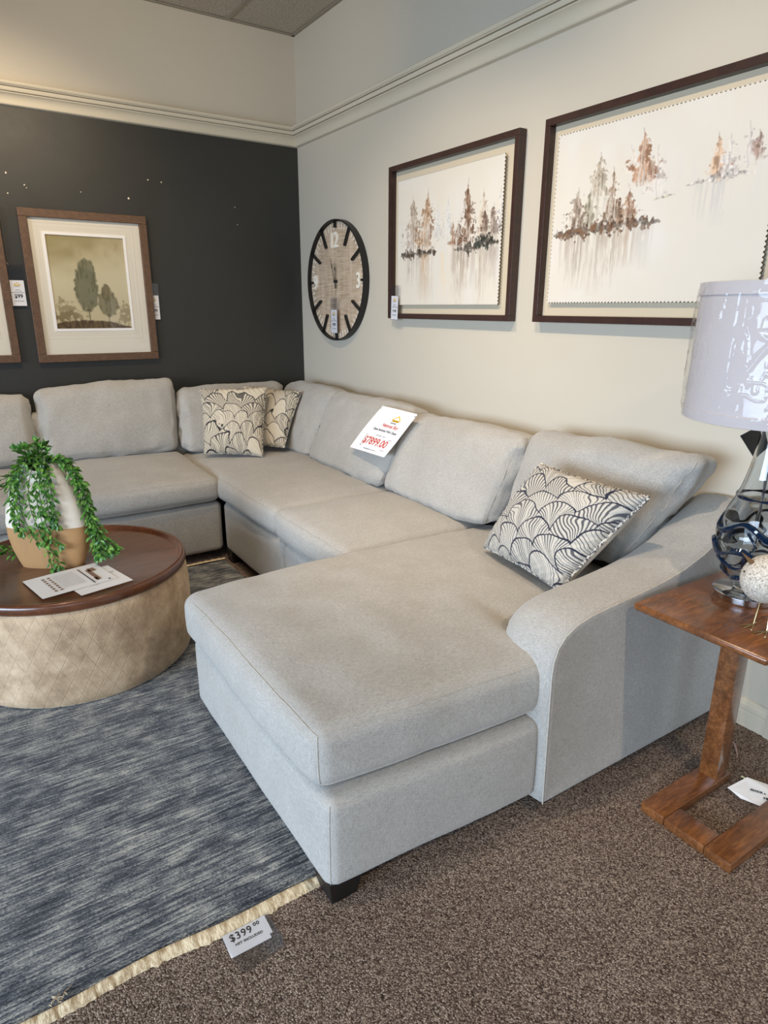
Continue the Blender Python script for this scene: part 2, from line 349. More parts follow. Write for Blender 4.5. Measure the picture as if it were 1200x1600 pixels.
# ------------------------------------------------------------------ rug
def rug():
    t = thing('area_rug', 'blue-grey streaked area rug with cream fringed ends under the round table', 'rug', (-2.4, -2.15, 0))
    nx, ny = 120, 110; X = np.linspace(-4.0, -1.06, nx); Y = np.linspace(-3.372, -.955, ny); V = []; F = []
    for j, y in enumerate(Y):
        for i, x in enumerate(X):
            ed = .008 * math.sin(x * 5.1) + .004 * math.sin(x * 17)
            yy = y + (ed if j == 0 else 0); z = .011 if 0 < i < nx-1 and 0 < j < ny-1 else .002
            V.append((x + 2.4, yy + 2.15, z))
    for j in range(ny-1):
        for i in range(nx-1): F.append((j*nx+i, j*nx+i+1, (j+1)*nx+i+1, (j+1)*nx+i))
    mesh('rug_pile', V, F, M_RUG, t)
    for y0, x0, x1, sg in ((-3.386, -4.0, -1.5, -1), (-.945, -4.0, -1.06, 1)):
        V = []; F = []; n = 420; r = random.Random(3)
        for i in range(n):
            x = x0 + (x1-x0) * i / (n-1); ed = .008 * math.sin(x*5.1) + .004 * math.sin(x*17) if sg < 0 else .002 * math.sin(x * 20)
            wv = .013 + .004 * math.sin(x * 9) + .0015 * r.random(); th = .010 + .003 * math.sin(x * 160 + 1.0)
            out = wv + (.008 * r.random() if r.random() < .25 else .002 * r.random())
            for k, (dy, z) in enumerate(((-sg*.012, .010), (-sg*.004, .010 + th*.7), (sg*.006, .008 + th*.6), (sg*out, .006), (sg*(out+.004), .001))):
                V.append((x + 2.4 + .0016 * math.sin(x*160) * k, y0 + ed + dy + 2.15, z))
        for i in range(n-1):
            for k in range(4): F.append((i*5+k, i*5+k+1, (i+1)*5+k+1, (i+1)*5+k))
        mesh('fringe', V, F, M_FRINGE, t, angle=180)
    mb = MB(); r = random.Random(5)
    for q in range(8):
        a = -2.33 + r.uniform(-.02, .02) + 2.4; p = Vector((a, -3.372 + 2.15 + r.uniform(-.006, .006), .017)); P = [p]
        d = Vector((r.uniform(-.004, .008), r.uniform(-.002, .006), .001))
        for k in range(4): p = p + d + Vector((0, 0, -.0012 * k)) + Vector((r.uniform(-.003, .003), r.uniform(-.003, .003), 0)); P.append(p)
        mb.tube(P, .0008, 4)
    mb.build('frayed_threads', M_FRINGE, t)
rug()

# ------------------------------------------------------------------ sofa
def boxmap(p, h, r):
    q = np.clip(p, -(h - r), h - r); d = p - q; return q + d / np.maximum(np.linalg.norm(d, axis=1, keepdims=True), 1e-9) * r
def softbox(dims, corners, r=.03, puff=(.01, .012, .03), nflat=14, k=4, wob=.004, seed=0, origin=(0, 0, 0), warp=None, wr=0.0):
    """rounded, stuffed box. corners: 8 world corners, index = ix + 2*iy + 4*iz. returns verts, faces and a mapper for seam lines"""
    h = np.array(dims, float) / 2; C = np.array(corners, float); pf = np.array(puff); og = np.array(origin)
    def deform(p):
        p = np.clip(p, -h, h); pos = boxmap(p, h, r); u = np.clip(pos / h, -1, 1); b = 1 - u**2
        out = pos.copy()
        for a in range(3):
            o1, o2 = [i for i in range(3) if i != a]
            out[:, a] += np.sign(u[:, a]) * np.abs(u[:, a])**2 * pf[a] * (np.clip(b[:, o1], 0, 1) * np.clip(b[:, o2], 0, 1))**.55
        s = out / (2 * h) + .5; x, y, z = s[:, 0:1], s[:, 1:2], s[:, 2:3]; W = np.zeros_like(out)
        for i in range(8):
            fx = x if i & 1 else 1-x; fy = y if i & 2 else 1-y; fz = z if i & 4 else 1-z; W += fx*fy*fz*C[i]
        if warp is not None: W = warp(W, u)
        nv = np.stack([vnoise(W, 5.5, seed+j) + .5 * vnoise(W, 13, seed+7+j) for j in range(3)], 1) * 2 * wob
        if wr:
            e = np.maximum(np.abs(u[:, 0]), np.abs(u[:, 2]))**3
            rg = vnoise(W * np.array([1, 1, .35]), 34, seed+31) + .6 * vnoise(W * np.array([.5, .5, 1.6]), 30, seed+32); nv += (rg * e * wr)[:, None] * np.array([1, 1, .3])
        return W + nv - og
    th = np.tan(np.linspace(0, math.pi/4, k+1)); ax = []
    for a in range(3):
        c = h[a] - r; n = max(3, int(nflat * (h[a] / h.max()) + 2)); ax.append(np.concatenate([-(c + r*th[::-1]), np.linspace(-c, c, n)[1:-1], c + r*th]))
    idx = {}; P = []; F = []
    def vid(i, j, l):
        key = (i, j, l)
        if key not in idx: idx[key] = len(P); P.append((ax[0][i], ax[1][j], ax[2][l]))
        return idx[key]
    nx, ny, nz = (len(a) for a in ax)
    for l, fl in ((0, 1), (nz-1, 0)):
        for i in range(nx-1):
            for j in range(ny-1):
                f = (vid(i, j, l), vid(i+1, j, l), vid(i+1, j+1, l), vid(i, j+1, l)); F.append(f[::-1] if fl else f)
    for j, fl in ((0, 0), (ny-1, 1)):
        for i in range(nx-1):
            for l in range(nz-1):
                f = (vid(i, j, l), vid(i+1, j, l), vid(i+1, j, l+1), vid(i, j, l+1)); F.append(f[::-1] if fl else f)
    for i, fl in ((0, 1), (nx-1, 0)):
        for j in range(ny-1):
            for l in range(nz-1):
                f = (vid(i, j, l), vid(i, j+1, l), vid(i, j+1, l+1), vid(i, j, l+1)); F.append(f[::-1] if fl else f)
    V = deform(np.array(P))
    def edge(a, b, n=40):
        a = np.array(a) * h; b = np.array(b) * h; p = a + (b-a) * np.linspace(0, 1, n)[:, None]; q = deform(p)
        ctr = deform(np.zeros((1, 3)) + (a+b)/2*.0)[0]; dd = q - ctr; return q + dd / np.linalg.norm(dd, axis=1, keepdims=True) * .0006
    # determinant sign: flip faces if the corner frame is left-handed
    e = [C[1]-C[0], C[2]-C[0], C[4]-C[0]]
    if np.dot(np.cross(e[0], e[1]), e[2]) < 0: F = [f[::-1] for f in F]
    return V, F, edge
SO = (-.6, -1.8, 0)
sofa = thing('sectional_sofa', 'large light greige U-shaped sectional sofa with chaise in the corner of the room', 'sofa', SO)
def rectbox(x0, x1, y0, y1, z0, z1): return [(x0, y0, z0), (x1, y0, z0), (x0, y1, z0), (x1, y1, z0), (x0, y0, z1), (x1, y0, z1), (x0, y1, z1), (x1, y1, z1)]
def skewbox(x0, x1, ya, yb, y1, z0, z1):
    c = rectbox(x0, x1, ya, y1, z0, z1); return [(p[0], yb if (i & 1 and not i & 2) else p[1], p[2]) for i, p in enumerate(c)]
def sofa_piece(name, corners, seams=(), sr=.0016, **kw):
    C = np.array(corners, float); dims = [np.mean([np.linalg.norm(C[i+s]-C[i]) for i in range(8) if not i & s]) for s in (1, 2, 4)]
    V, F, edge = softbox(dims, corners, origin=SO, **kw); o = mesh(name, V, F, M_SOFA, sofa, angle=180)
    if seams:
        mb = MB()
        for a, b in seams: mb.tube(edge(a, b), sr, 5)
        mb.build('seam', M_PIPE, o)
    return o
# base units
sofa_piece('chaise_base', skewbox(-1.706, -1.0, -3.487, -3.528, -2.44, .06, .336), seams=[((-1, -1, -.96), (-1, -1, .96))], r=.034, puff=(.012, .010, .004), wob=.003, seed=1)
sofa_piece('chaise_base', rectbox(-1.01, -.12, -3.40, -2.45, .06, .336), r=.02, puff=(0, 0, .0), wob=.002, seed=2)
sofa_piece('seat_base', rectbox(-1.04, -.12, -2.435, -1.795, .06, .375), r=.034, puff=(.008, .002, 0), wob=.002, seed=3)
sofa_piece('seat_base', rectbox(-1.04, -.12, -1.79, -.93, .06, .375), r=.034, puff=(.010, .002, 0), wob=.002, seed=4)
sofa_piece('seat_base', rectbox(-2.02, -1.046, -.93, -.12, .06, .372), r=.034, puff=(.002, .010, 0), wob=.002, seed=5)
sofa_piece('seat_base', rectbox(-3.0, -2.026, -.93, -.12, .06, .372), r=.034, puff=(.002, .010, 0), wob=.002, seed=6)
# back frames along the two walls
sofa_piece('back_frame', rectbox(-.16, -.03, -3.26, -.03, .06, .82), r=.03, puff=(.005, 0, .01), wob=.002, nflat=30, seed=8)
sofa_piece('back_frame', rectbox(-3.0, -.20, -.14, -.03, .06, .86), r=.03, puff=(0, .005, .01), wob=.002, nflat=30, seed=9)
# chaise cushion: notched in front of the arm
def notch(W, u):
    s = np.clip((W[:, 0] + 1.005) / .075, 0, 1); s = s*s*(3-2*s); near = np.clip((-2.96 - W[:, 1]) / .5, 0, 1); W = W.copy(); W[:, 1] += s * near * .21
    # soft hollow where the cushion tucks in against the arm
    dip = np.exp(-(((W[:, 0] + .93) / .06)**2 + ((W[:, 1] + 3.30) / .07)**2)) * (u[:, 2] > .5); W[:, 2] -= dip * .014
    # far front corner is fuller and rounder
    c = np.exp(-(((W[:, 0] + 1.72) / .11)**2 + ((W[:, 1] + 2.44) / .16)**2)); W[:, 0] -= c * .012; W[:, 2] -= c * .012
    return W
sofa_piece('seat_cushion', skewbox(-1.715, -.25, -3.462, -3.545, -2.445, .352, .522), seams=[((-1, -1, 1), (-.02, -1, 1)), ((-1, -1, -1), (-.02, -1, -1)), ((-1, -1, -1), (-1, -1, 1)), ((-1, -1, 1), (-1, .82, 1))],
           r=.042, puff=(.034, .014, .038), nflat=64, wob=.0045, seed=20, warp=notch)
ST = [((-1, -1, 1), (-1, 1, 1)), ((-1, -1, -1), (-1, 1, -1))]
sofa_piece('seat_cushion', rectbox(-1.055, -.25, -2.445, -1.735, .385, .527), seams=ST, r=.040, puff=(.024, .010, .036), wob=.004, seed=21)
sofa_piece('seat_cushion', rectbox(-1.055, -.15, -1.725, -.15, .385, .527), seams=ST[:1], r=.042, puff=(.022, .008, .038), nflat=22, wob=.004, seed=22)
def risel(W, u):
    W = W.copy(); W[:, 2] += np.clip((W[:, 1] + .7) / .5, 0, 1) * .02 * (u[:, 2] > 0); return W
SL = [((-1, -1, 1), (1, -1, 1)), ((-1, -1, -1), (1, -1, -1)), ]
sofa_piece('seat_cushion', rectbox(-2.03, -1.062, -.965, -.15, .388, .532), seams=SL, r=.042, puff=(.008, .024, .036), wob=.004, seed=23, warp=risel)
sofa_piece('seat_cushion', rectbox(-3.0, -2.036, -.965, -.15, .388, .532), seams=SL, r=.042, puff=(.008, .024, .036), wob=.004, seed=24, warp=risel)
# back cushions: (front-bottom-left, front-bottom-right, front-top-left, front-top-right), thickness direction
def back_cushion(fbl, fbr, ftl, ftr, tb, tt, seed, seams=((( 1, -1, -1), (1, -1, 1)),), puff=(.014, .045, .020), **kw):
    tb = np.array(tb); tt = np.array(tt); a, b, c, d = map(np.array, (fbl, fbr, ftl, ftr))
    kw.setdefault('r', .055); kw.setdefault('wob', .011)
    return sofa_piece('back_cushion', [a, b, a+tb, b+tb, c, d, c+tt, d+tt], seams=seams, puff=puff, nflat=20, seed=seed, wr=.026, **kw)
RB = (.20, 0, .03); RT = (.17, 0, -.03)
back_cushion((-.42, -.20, .545), (-.42, -.82, .545), (-.235, -.14, .985), (-.245, -.90, .985), RB, RT, 30)
back_cushion((-.425, -.83, .545), (-.43, -1.715, .545), (-.25, -.895, .985), (-.265, -1.80, .985), RB, RT, 31)
back_cushion((-.425, -1.735, .545), (-.42, -2.565, .550), (-.255, -1.78, .955), (-.265, -2.62, .965), RB, RT, 32)
back_cushion((-.385, -2.645, .550), (-.33, -3.23, .56), (-.255, -2.665, 1.00), (-.275, -3.465, 1.038), (.13, .02, .03), (.165, -.005, -.04), 33, puff=(.018, .045, .020))
LB = (0, .16, .02); LT = (0, .12, -.02)
back_cushion((-1.885, -.225, .575), (-1.085, -.255, .56), (-1.895, -.155, 1.022), (-1.055, -.165, 1.042), LB, LT, 34, seams=())
back_cushion((-2.75, -.215, .58), (-1.955, -.215, .575), (-2.75, -.155, 1.0), (-1.925, -.155, .985), LB, LT, 35, seams=())
back_cushion((-1.045, -.30, .55), (-.40, -.36, .55), (-1.035, -.165, .972), (-.26, -.18, .975), (0, .16, .02), (0, .10, -.02), 36, seams=())
# sloping arm beside the chaise
def arm():
    top = [(-1.016, .50), (-1.012, .545), (-.998, .585), (-.972, .615), (-.93, .637), (-.87, .651), (-.78, .660), (-.66, .668), (-.54, .680), (-.43, .699), (-.33, .730), (-.24, .772), (-.16, .812), (-.08, .842), (-.04, .852)]
    out = [(-1.006 - .01*i/8, .06 + .44*i/8) for i in range(8)] + top + [(-.035, .852 - .79*i/10) for i in range(1, 10)] + [(-.035, .06)] + [(-.035 - .985*i/16, .058) for i in range(1, 16)]
    P = np.array(out); n = len(P); T = np.roll(P, -1, 0) - np.roll(P, 1, 0); nr = np.stack([-T[:, 1], T[:, 0]], 1); nr /= np.linalg.norm(nr, axis=1, keepdims=True)  # outward (clockwise outline)
    sec = [(-3.556, .020), (-3.560, .008), (-3.556, .001), (-3.53, -.003), (-3.485, -.008), (-3.44, -.010), (-3.40, -.007), (-3.362, .003), (-3.346, .014), (-3.338, .030)]
    V = []; F = []
    def puffy(x, z): return 0.0
    for y, ins in sec:
        Q = P - nr * ins
        for q in Q: V.append((q[0], y, q[1]))
    for s in range(len(sec)-1):
        for i in range(n): F.append((s*n+i, s*n+(i+1) % n, (s+1)*n+(i+1) % n, (s+1)*n+i))
    F.append(tuple(range(n))[::-1]); F.append(tuple((len(sec)-1)*n+i for i in range(n)))
    me = bpy.data.meshes.new('armrest'); me.from_pydata([tuple(np.array(v) - np.array(SO)) for v in V], [], F); bm = bmesh.new(); bm.from_mesh(me)
    bmesh.ops.triangulate(bm, faces=[f for f in bm.faces if len(f.verts) > 4]); bmesh.ops.recalc_face_normals(bm, faces=bm.faces); bm.to_mesh(me); bm.free()
    o = link('armrest', me, M_SOFA, sofa, angle=70)
    mb = MB(); Q = (P - nr * -.001)[:len(top)+8]; mb.tube([(q[0] - SO[0], -3.559 - SO[1], q[1]) for q in Q], .0022, 6); mb.build('seam', M_PIPE, o)
arm()
def foot(x, y):
    w0, w1 = .038, .050; V = [(x-w0, y-w0, 0), (x+w0, y-w0, 0), (x+w0, y+w0, 0), (x-w0, y+w0, 0), (x-w1, y-w1, .075), (x+w1, y-w1, .075), (x+w1, y+w1, .075), (x-w1, y+w1, .075)]
    mb = MB().add([(a-SO[0], b-SO[1], c) for a, b, c in V], [(0,3,2,1),(4,5,6,7),(0,1,5,4),(1,2,6,5),(2,3,7,6),(3,0,4,7)]); mb.build('foot', M_BLACK, sofa, smooth=False)
for x, y in ((-1.652, -3.435), (-1.0, -1.0), (-1.0, -2.2), (-.1, -3.45), (-.15, -1.0), (-.15, -2.3), (-1.98, -.2), (-2.9, -.88)): foot(x, y)

# ------------------------------------------------------------------ throw pillows
def fan_pattern(U, V_, scale=.15, seed=0, ang=0.0):
    """scallop fans drawn in ink: overlapping scales, each filled with radiating lines"""
    P3 = np.stack([U, V_, np.zeros_like(U)], 1); wx = U + .10 * fbm(P3, 5, seed); wy = V_ + .10 * fbm(P3, 5, seed+50)
    c, s = math.cos(ang), math.sin(ang); X = (wx*c - wy*s) / scale; Y = (wx*s + wy*c) / scale
    base = np.full((len(U), 3), 0.0); done = np.zeros(len(U), bool); ink = np.zeros(len(U)); shade = np.ones(len(U))
    rows = int(math.ceil(1.9 / scale)) + 2
    for r_ in range(-rows, rows):     # upper rows are covered by lower ones
        cy = r_ * .62; off = .5 * (r_ % 2)
        cxs = np.floor(X - off + .5) + off; 
        for dx in (0, 1, -1):
            cx = cxs + dx; h1 = _h(cx.astype(np.int64)*2 + (r_ % 2), np.full(len(U), r_ + 500), np.zeros(len(U), np.int64), seed); h2 = _h(cx.astype(np.int64)*2 + 77, np.full(len(U), r_ + 900), np.zeros(len(U), np.int64), seed)
            ddx = X - cx; ddy = Y - cy; rr = np.hypot(ddx / .60, ddy / .98); ins = (rr < 1) & (ddy > -.25) & ~done
            aa = np.arctan2(ddx, ddy + .28); k = 26 + np.floor(h1 * 16); ph = aa * k + .9 * np.sin(rr*3 + h2*6)
            line = np.abs(np.sin(ph)); wdt = .36 + .5 * h2**2 * rr**2; wdt = np.where(h2 > .62, .62, wdt); sl = (line < wdt).astype(float)
            blank = (np.floor(ph / math.pi) % 5 == 2) & (h1 > .5); sl = np.where(blank, 0, sl); sl = np.where(h2 < .12, 0, sl)
            edge_ = (rr > .945); sl = np.maximum(sl * .85, edge_ * 1.0)
            ink[ins] = sl[ins]; done |= ins
    return ink
def pillow(label, BL, BR, TL, TR, thick, seed, ang, n=280, cr=(208, 196, 174), ik=(52, 50, 54)):
    BL, BR, TL, TR = map(np.array, (BL, BR, TL, TR)); ctr = (BL+BR+TL+TR)/4
    X = (BR-BL + TR-TL)/2; Y = (TL-BL + TR-BR)/2; nrm = np.cross(X, Y); nrm /= np.linalg.norm(nrm)
    t = thing('throw_pillow', label, 'pillow', tuple(ctr), 0, 'leaf print throw pillows on the sectional')
    u = np.linspace(-1, 1, n); uu, vv = np.meshgrid(u, u); uu = uu.ravel(); vv = vv.ravel()
    # sides bow inward between the corners
    ax = uu * (1 - .045 * (1 - vv**2)); ay = vv * (1 - .045 * (1 - uu**2)); a = (ax+1)/2; b = (ay+1)/2
    P = (BL[None]*((1-a)*(1-b))[:, None] + BR[None]*(a*(1-b))[:, None] + TL[None]*((1-a)*b)[:, None] + TR[None]*(a*b)[:, None]) - ctr
    prof = (np.clip(1-uu**2, 0, 1) * np.clip(1-vv**2, 0, 1))**.42
    thick = thick * np.ones(1); wr = fbm(np.stack([uu*1.5, vv*1.5, uu*0+seed], 1), 2.0, seed) * .010 * (1-prof*.6)
    edgew = (1 - np.minimum(1-np.abs(uu), 1-np.abs(vv)))**8
    Vf = P + nrm * (thick * (.06 + prof) * .5 + wr * prof + .004 * edgew * np.sin(uu*40 + vv*37) * (prof**.3))[:, None]; Vb = P - nrm * (thick * (.06 + prof) * .5)[:, None]
    nn = n*n; F = []; I = np.arange(nn).reshape(n, n); q = np.stack([I[:-1, :-1], I[:-1, 1:], I[1:, 1:], I[1:, :-1]], -1).reshape(-1, 4)
    ring = list(I[0, :]) + list(I[1:, -1]) + list(I[-1, :-1][::-1]) + list(I[1:-1, 0][::-1]); ring = np.array(ring)
    side = np.stack([ring, ring + nn, np.roll(ring, -1) + nn, np.roll(ring, -1)], -1)
    Fall = np.concatenate([q, (q + nn)[:, ::-1], side])
    ink = fan_pattern(uu * .24, vv * .24, .15, seed, ang)
    P3 = np.stack([uu, vv, uu*0], 1); tone = 1 + .05 * fbm(P3, 90, 3)[:, None]
    c0 = np.array(srgb(*cr)[:3]); c1 = np.array(srgb(*ik)[:3]); col = (c0*(1-ink[:, None]) + c1*ink[:, None]) * tone; col = np.concatenate([col, np.repeat(c0[None]*.95, nn, 0)])
    me = bpy.data.meshes.new('cover'); me.from_pydata(np.concatenate([Vf, Vb]).tolist(), [], Fall.tolist()); ca = me.color_attributes.new('Col', 'FLOAT_COLOR', 'POINT')
    ca.data.foreach_set('color', np.concatenate([np.clip(col, 0, 1), np.ones((2*nn, 1))], 1).ravel())
    link('cover', me, M_PILLOW, t, angle=180)
    mb = MB(); mid = (Vf[ring] + Vb[ring]) / 2; m = len(ring); step = 2; pts = mid[::step]; pts = np.concatenate([pts, pts[:2]])
    tw = []; 
    for s in (0, math.pi):
        d = []
        for i, p_ in enumerate(pts):
            tn = pts[(i+1) % (len(pts)-1)] - pts[i-1]; tn = tn / max(np.linalg.norm(tn), 1e-9); sd = np.cross(tn, nrm); an = i * .9 + s
            d.append(p_ + (sd * math.cos(an) + nrm * math.sin(an)) * .0034 + sd*0)
        mb.tube(d, .0040, 6, cap=False)
    me = mb.build('twisted_cord', M_CORD, t, angle=180)
    return t
M_CORD = plain('cord_cream_charcoal', srgb(176, 168, 154), .9)
_n = M_CORD.node_tree; _v = N(_n, 'ShaderNodeTexNoise'); _v.inputs['Scale'].default_value = 120; _tc = N(_n, 'ShaderNodeTexCoord'); _n.links.new(_tc.outputs['Object'], _v.inputs['Vector'])
_n.links.new(ramp(_n, _v.outputs['Fac'], [(.44, srgb(84, 82, 84)), (.54, srgb(214, 204, 188))]), _n.nodes['Principled BSDF'].inputs['Base Color'])
pillow('leaf print throw pillow in the corner, left one, leaning in front of the other', (-.985, -.48, .578), (-.69, -.74, .578), (-.925, -.30, .975), (-.545, -.52, .985), .17, 3, 0.0)
pillow('leaf print throw pillow in the corner, half hidden behind the left one', (-.77, -.38, .60), (-.50, -.665, .60), (-.60, -.24, .975), (-.30, -.545, .945), .14, 9, 0.15)
pillow('large leaf print throw pillow tilted against the chaise back cushion by the arm', (-.680, -3.270, .580), (-.470, -3.425, .915), (-.605, -2.805, .577), (-.480, -2.955, .935), .20, 5, .95, n=380, cr=(196, 188, 174), ik=(42, 44, 58))

# ------------------------------------------------------------------ round storage table
OC = (-2.0, -1.705)
def round_table():
    t = thing('round_coffee_table', 'round drum coffee table in beige velvet with walnut tray top', 'coffee table', (OC[0], OC[1], .012))
    prof = [(.0, .0), (.455, .0), (.468, .012), (.476, .04), (.481, .12), (.484, .22), (.483, .31), (.478, .37), (.470, .398), (.455, .405), (0, .405)]
    V, F = lathe(prof, 128); o = mesh('drum', V, F, M_VELVET, t, angle=60)
    uvl = o.data.uv_layers.new(name='UVMap')
    for p in o.data.polygons:
        for li in p.loop_indices:
            v = o.data.vertices[o.data.loops[li].vertex_index].co; a = math.atan2(v.y, v.x)
            uvl.data[li].uv = (a * .484, v.z)
        us = [uvl.data[li].uv[0] for li in p.loop_indices]
        if max(us) - min(us) > 1:
            for li in p.loop_indices:
                if uvl.data[li].uv[0] < 0: uvl.data[li].uv[0] += 2 * math.pi * .484
    for off in (-.006, .006):
        a = math.radians(22); mb = MB()
        mb.tube([((r+.0015) * math.cos(a + off/r), (r+.0015) * math.sin(a + off/r), z) for r, z in prof[2:9]], .003, 6); mb.build('seam', M_VELVET, t)
    tp = [(0, .398), (.462, .398), (.474, .402), (.479, .412), (.479, .430), (.475, .440), (.468, .444), (.459, .443), (.452, .436), (.446, .424), (.438, .4195), (0, .4195)]
    V, F = lathe(tp, 160); mesh('tray_top', V, F, M_WALNUT, t, angle=50)
    return t
round_table(); TZ = .012 + .4195

# planter with trailing leaves
def planter():
    t = thing('potted_plant', 'green trailing plant in a tall cream and tan tapered vase on the round table', 'potted plant', (-2.062, -1.668, TZ), math.radians(-32.5))
    prof = [(0, .128, .050), (.03, .140, .055), (.08, .157, .062), (.14, .168, .066), (.20, .168, .067), (.26, .158, .064), (.32, .141, .058), (.38, .116, .050), (.43, .088, .042), (.455, .072, .036)]
    # resample finer
    zz = np.linspace(0, .455, 46); pw = np.interp(zz, [p[0] for p in prof], [p[1] for p in prof]); pd = np.interp(zz, [p[0] for p in prof], [p[2] for p in prof])
    n = 96
    def shell(scale, z0i, z1i, z_off=0):
        V = []; F = []
        for k in range(z0i, z1i):
            for i in range(n):
                a = 2*math.pi*i/n; ca, sa = math.cos(a), math.sin(a); e = .75
                x = math.copysign(abs(ca)**e, ca) * (pw[k]-scale); y = math.copysign(abs(sa)**e, sa) * (pd[k]-scale)
                cx = .045 + .02 * zz[k]
                if y < 0: y += .020 * math.exp(-((x-cx)/.016)**2) * (1 - zz[k]/.5)
                dip = 0
                if k > 38: dip = .035 * math.exp(-(x/.035)**2) * (k-38)/8
                V.append((x, y, zz[k] - dip + z_off))
        m = z1i - z0i
        for k in range(m-1):
            for i in range(n): F.append((k*n+i, k*n+(i+1) % n, (k+1)*n+(i+1) % n, (k+1)*n+i))
        return V, F, m
    V, F, m = shell(0, 0, 46); F.append(tuple(range(n))[::-1]); k0 = len(V)
    V2, F2, m2 = shell(.007, 8, 46)
    F += [tuple(i + k0 for i in f[::-1]) for f in F2]; F.append(tuple(k0 + i for i in range(n)))
    for i in range(n): F.append(((m-1)*n+i, (m-1)*n+(i+1) % n, k0+(m2-1)*n+(i+1) % n, k0+(m2-1)*n+i))
    o = mesh('vase', V, F, [M_CREAMC, M_TAN, M_VOID], t, angle=60)
    for p in o.data.polygons:
        c = p.center; vi = min(p.vertices)
        if vi < k0 and c.z < .178: p.material_index = 1
        elif min(p.vertices) >= k0: p.material_index = 2
    def leafmesh(mb, p, d, up, L, Wd):
        d = d.normalized(); s = d.cross(up); s = s.normalized() if s.length > 1e-4 else d.orthogonal().normalized(); nn = s.cross(d).normalized()
        pts = [(0, 0), (.22, .62), (.5, 1), (.78, .62), (1, 0)]; V = []
        for q, wv in pts:
            c = p + d * L * q + nn * (-.18 * L * q * q)
            V += [c + s * Wd * wv * .5 + nn * Wd * .16 * wv, c, c - s * Wd * wv * .5 + nn * Wd * .16 * wv]
        F = []
        for i in range(4): F += [(i*3, i*3+1, i*3+4, i*3+3), (i*3+1, i*3+2, i*3+5, i*3+4)]
        mb.add(V, F)
    def vine(path, seed, ls=1.25, dens=.0215):
        r = random.Random(seed); P = [Vector(p) for p in path]
        # Catmull-Rom
        Q = []
        for i in range(len(P)-1):
            p0, p1, p2, p3 = P[max(i-1, 0)], P[i], P[i+1], P[min(i+2, len(P)-1)]
            for s in range(8):
                u = s/8; Q.append(.5*((2*p1) + (p2-p0)*u + (2*p0-5*p1+4*p2-p3)*u*u + (3*p1-p0-3*p2+p3)*u**3))
        Q.append(P[-1]); st = MB().tube(Q, [.0016]*(len(Q)-1) + [.0008], 5); o = st.build('vine', M_STEM, t)
        lf = MB(); acc = 0; side = 0
        for i in range(1, len(Q)):
            seg = (Q[i]-Q[i-1]); acc += seg.length; tn = seg.normalized()
            while acc > dens:
                acc -= dens; side += 1
                for sgn in (1, -1):
                    a = side * 1.9 + (0 if sgn > 0 else math.pi) + r.uniform(-.5, .5); o1 = tn.orthogonal().normalized(); o2 = tn.cross(o1)
                    rad = o1 * math.cos(a) + o2 * math.sin(a)
                    if rad.y > .4: rad.y *= .3
                    d = rad * .85 + tn * .75 + Vector((0, -.25, r.uniform(-.1, .25))); L = ls * r.uniform(.019, .030)
                    leafmesh(lf, Q[i] + rad * .002, d, Vector((0, -.6, 1)) + Vector((r.uniform(-.4, .4), r.uniform(-.3, .3), 0)), L, L * r.uniform(.36, .46))
        for k in range(4):
            leafmesh(lf, Q[-1], tn + Vector((r.uniform(-.8, .8), r.uniform(-.8, .2), r.uniform(-.4, .4))), Vector((0, -1, .5)), .024*ls, .011*ls)
        lf.build('leaves', M_LEAF, o, angle=180)
    r = random.Random(21); F0 = -.075
    top = .445
    # long front curtain
    for k in (0, 2, 4, 5):
        x = -.028 + .016 * k + r.uniform(-.008, .008); zl = [.13, .05, .015, -.0, .03, .12, .16][k]
        zl = max(zl, .012)
        vine([(x*.4 - .01, .0, top-.03), (x*.6, -.015, top+.035), (x*.8, -.055, top+.01), (x-.02, -.085, top-.09), (x-.012, -.098, .26), (x+.012 + .01*math.sin(k), -.092, (zl+.2)/2), (x + .03, -.088, zl)], 100+k)
    for k in range(3):
        x = -.078 + .012*k; vine([(x*.4, 0, top-.03), (x*.5, -.02, top+.03), (x*.9, -.06, top-.01), (x-.015, -.085, top-.12-.02*k), (x-.012, -.09, .22-.02*k)], 120+k)
    # shorter strand right of centre
    for k in range(3):
        x = .045 + .012*k; vine([(.02, 0, top-.02), (.04, -.02, top+.02), (x+.0, -.06, top-.03), (x+.008, -.082, .34), (x+.014, -.088, .25-.02*k)], 140+k)
    # arm reaching out to the left
    for k in range(3): vine([(-.02, 0, top-.02), (-.05, -.02, top+.01), (-.10, -.05, top-.04-.015*k), (-.15, -.07, top-.06-.02*k), (-.178, -.075, top-.10-.02*k)], 150+k)
    # dark curtain down the right-hand side
    for k in range(7):
        dx = .012*(k % 3); dy = .02*(k // 3) - .02
        vine([(.03, .0, top-.02), (.065, dy*.5, top+.025), (.115+dx, dy, top-.005), (.155+dx, dy, top-.10), (.175+dx, dy, .22), (.185+dx*1.5, dy, .11+.01*k), (.20+.012*k, dy-.01, .045 + .004*k)], 160+k)
    for k in range(3): vine([(.10+.02*k, .03, .30), (.17, .04, .16), (.21+.02*k, .02, .07), (.245+.02*k, -.0, .05+.012*k)], 180+k)
    # spray standing up at the top
    for k in range(9):
        a = k*2.4; vine([(0, 0, top-.03), (.03*math.cos(a)-.02, .012*math.sin(a), top+.03), (.055*math.cos(a)-.02, .03*math.sin(a), top+.055 + .01*(k % 3))], 190+k, 1.3)
    vine([(-.02, 0, top), (-.01, -.005, top+.045), (.01, -.01, top+.095)], 205)
    vine([(-.14, .05, .05), (-.18, .04, .03), (-.215, .01, .045)], 207); vine([(-.14, .05, .07), (-.18, .04, .06), (-.205, .02, .07)], 208)
planter()

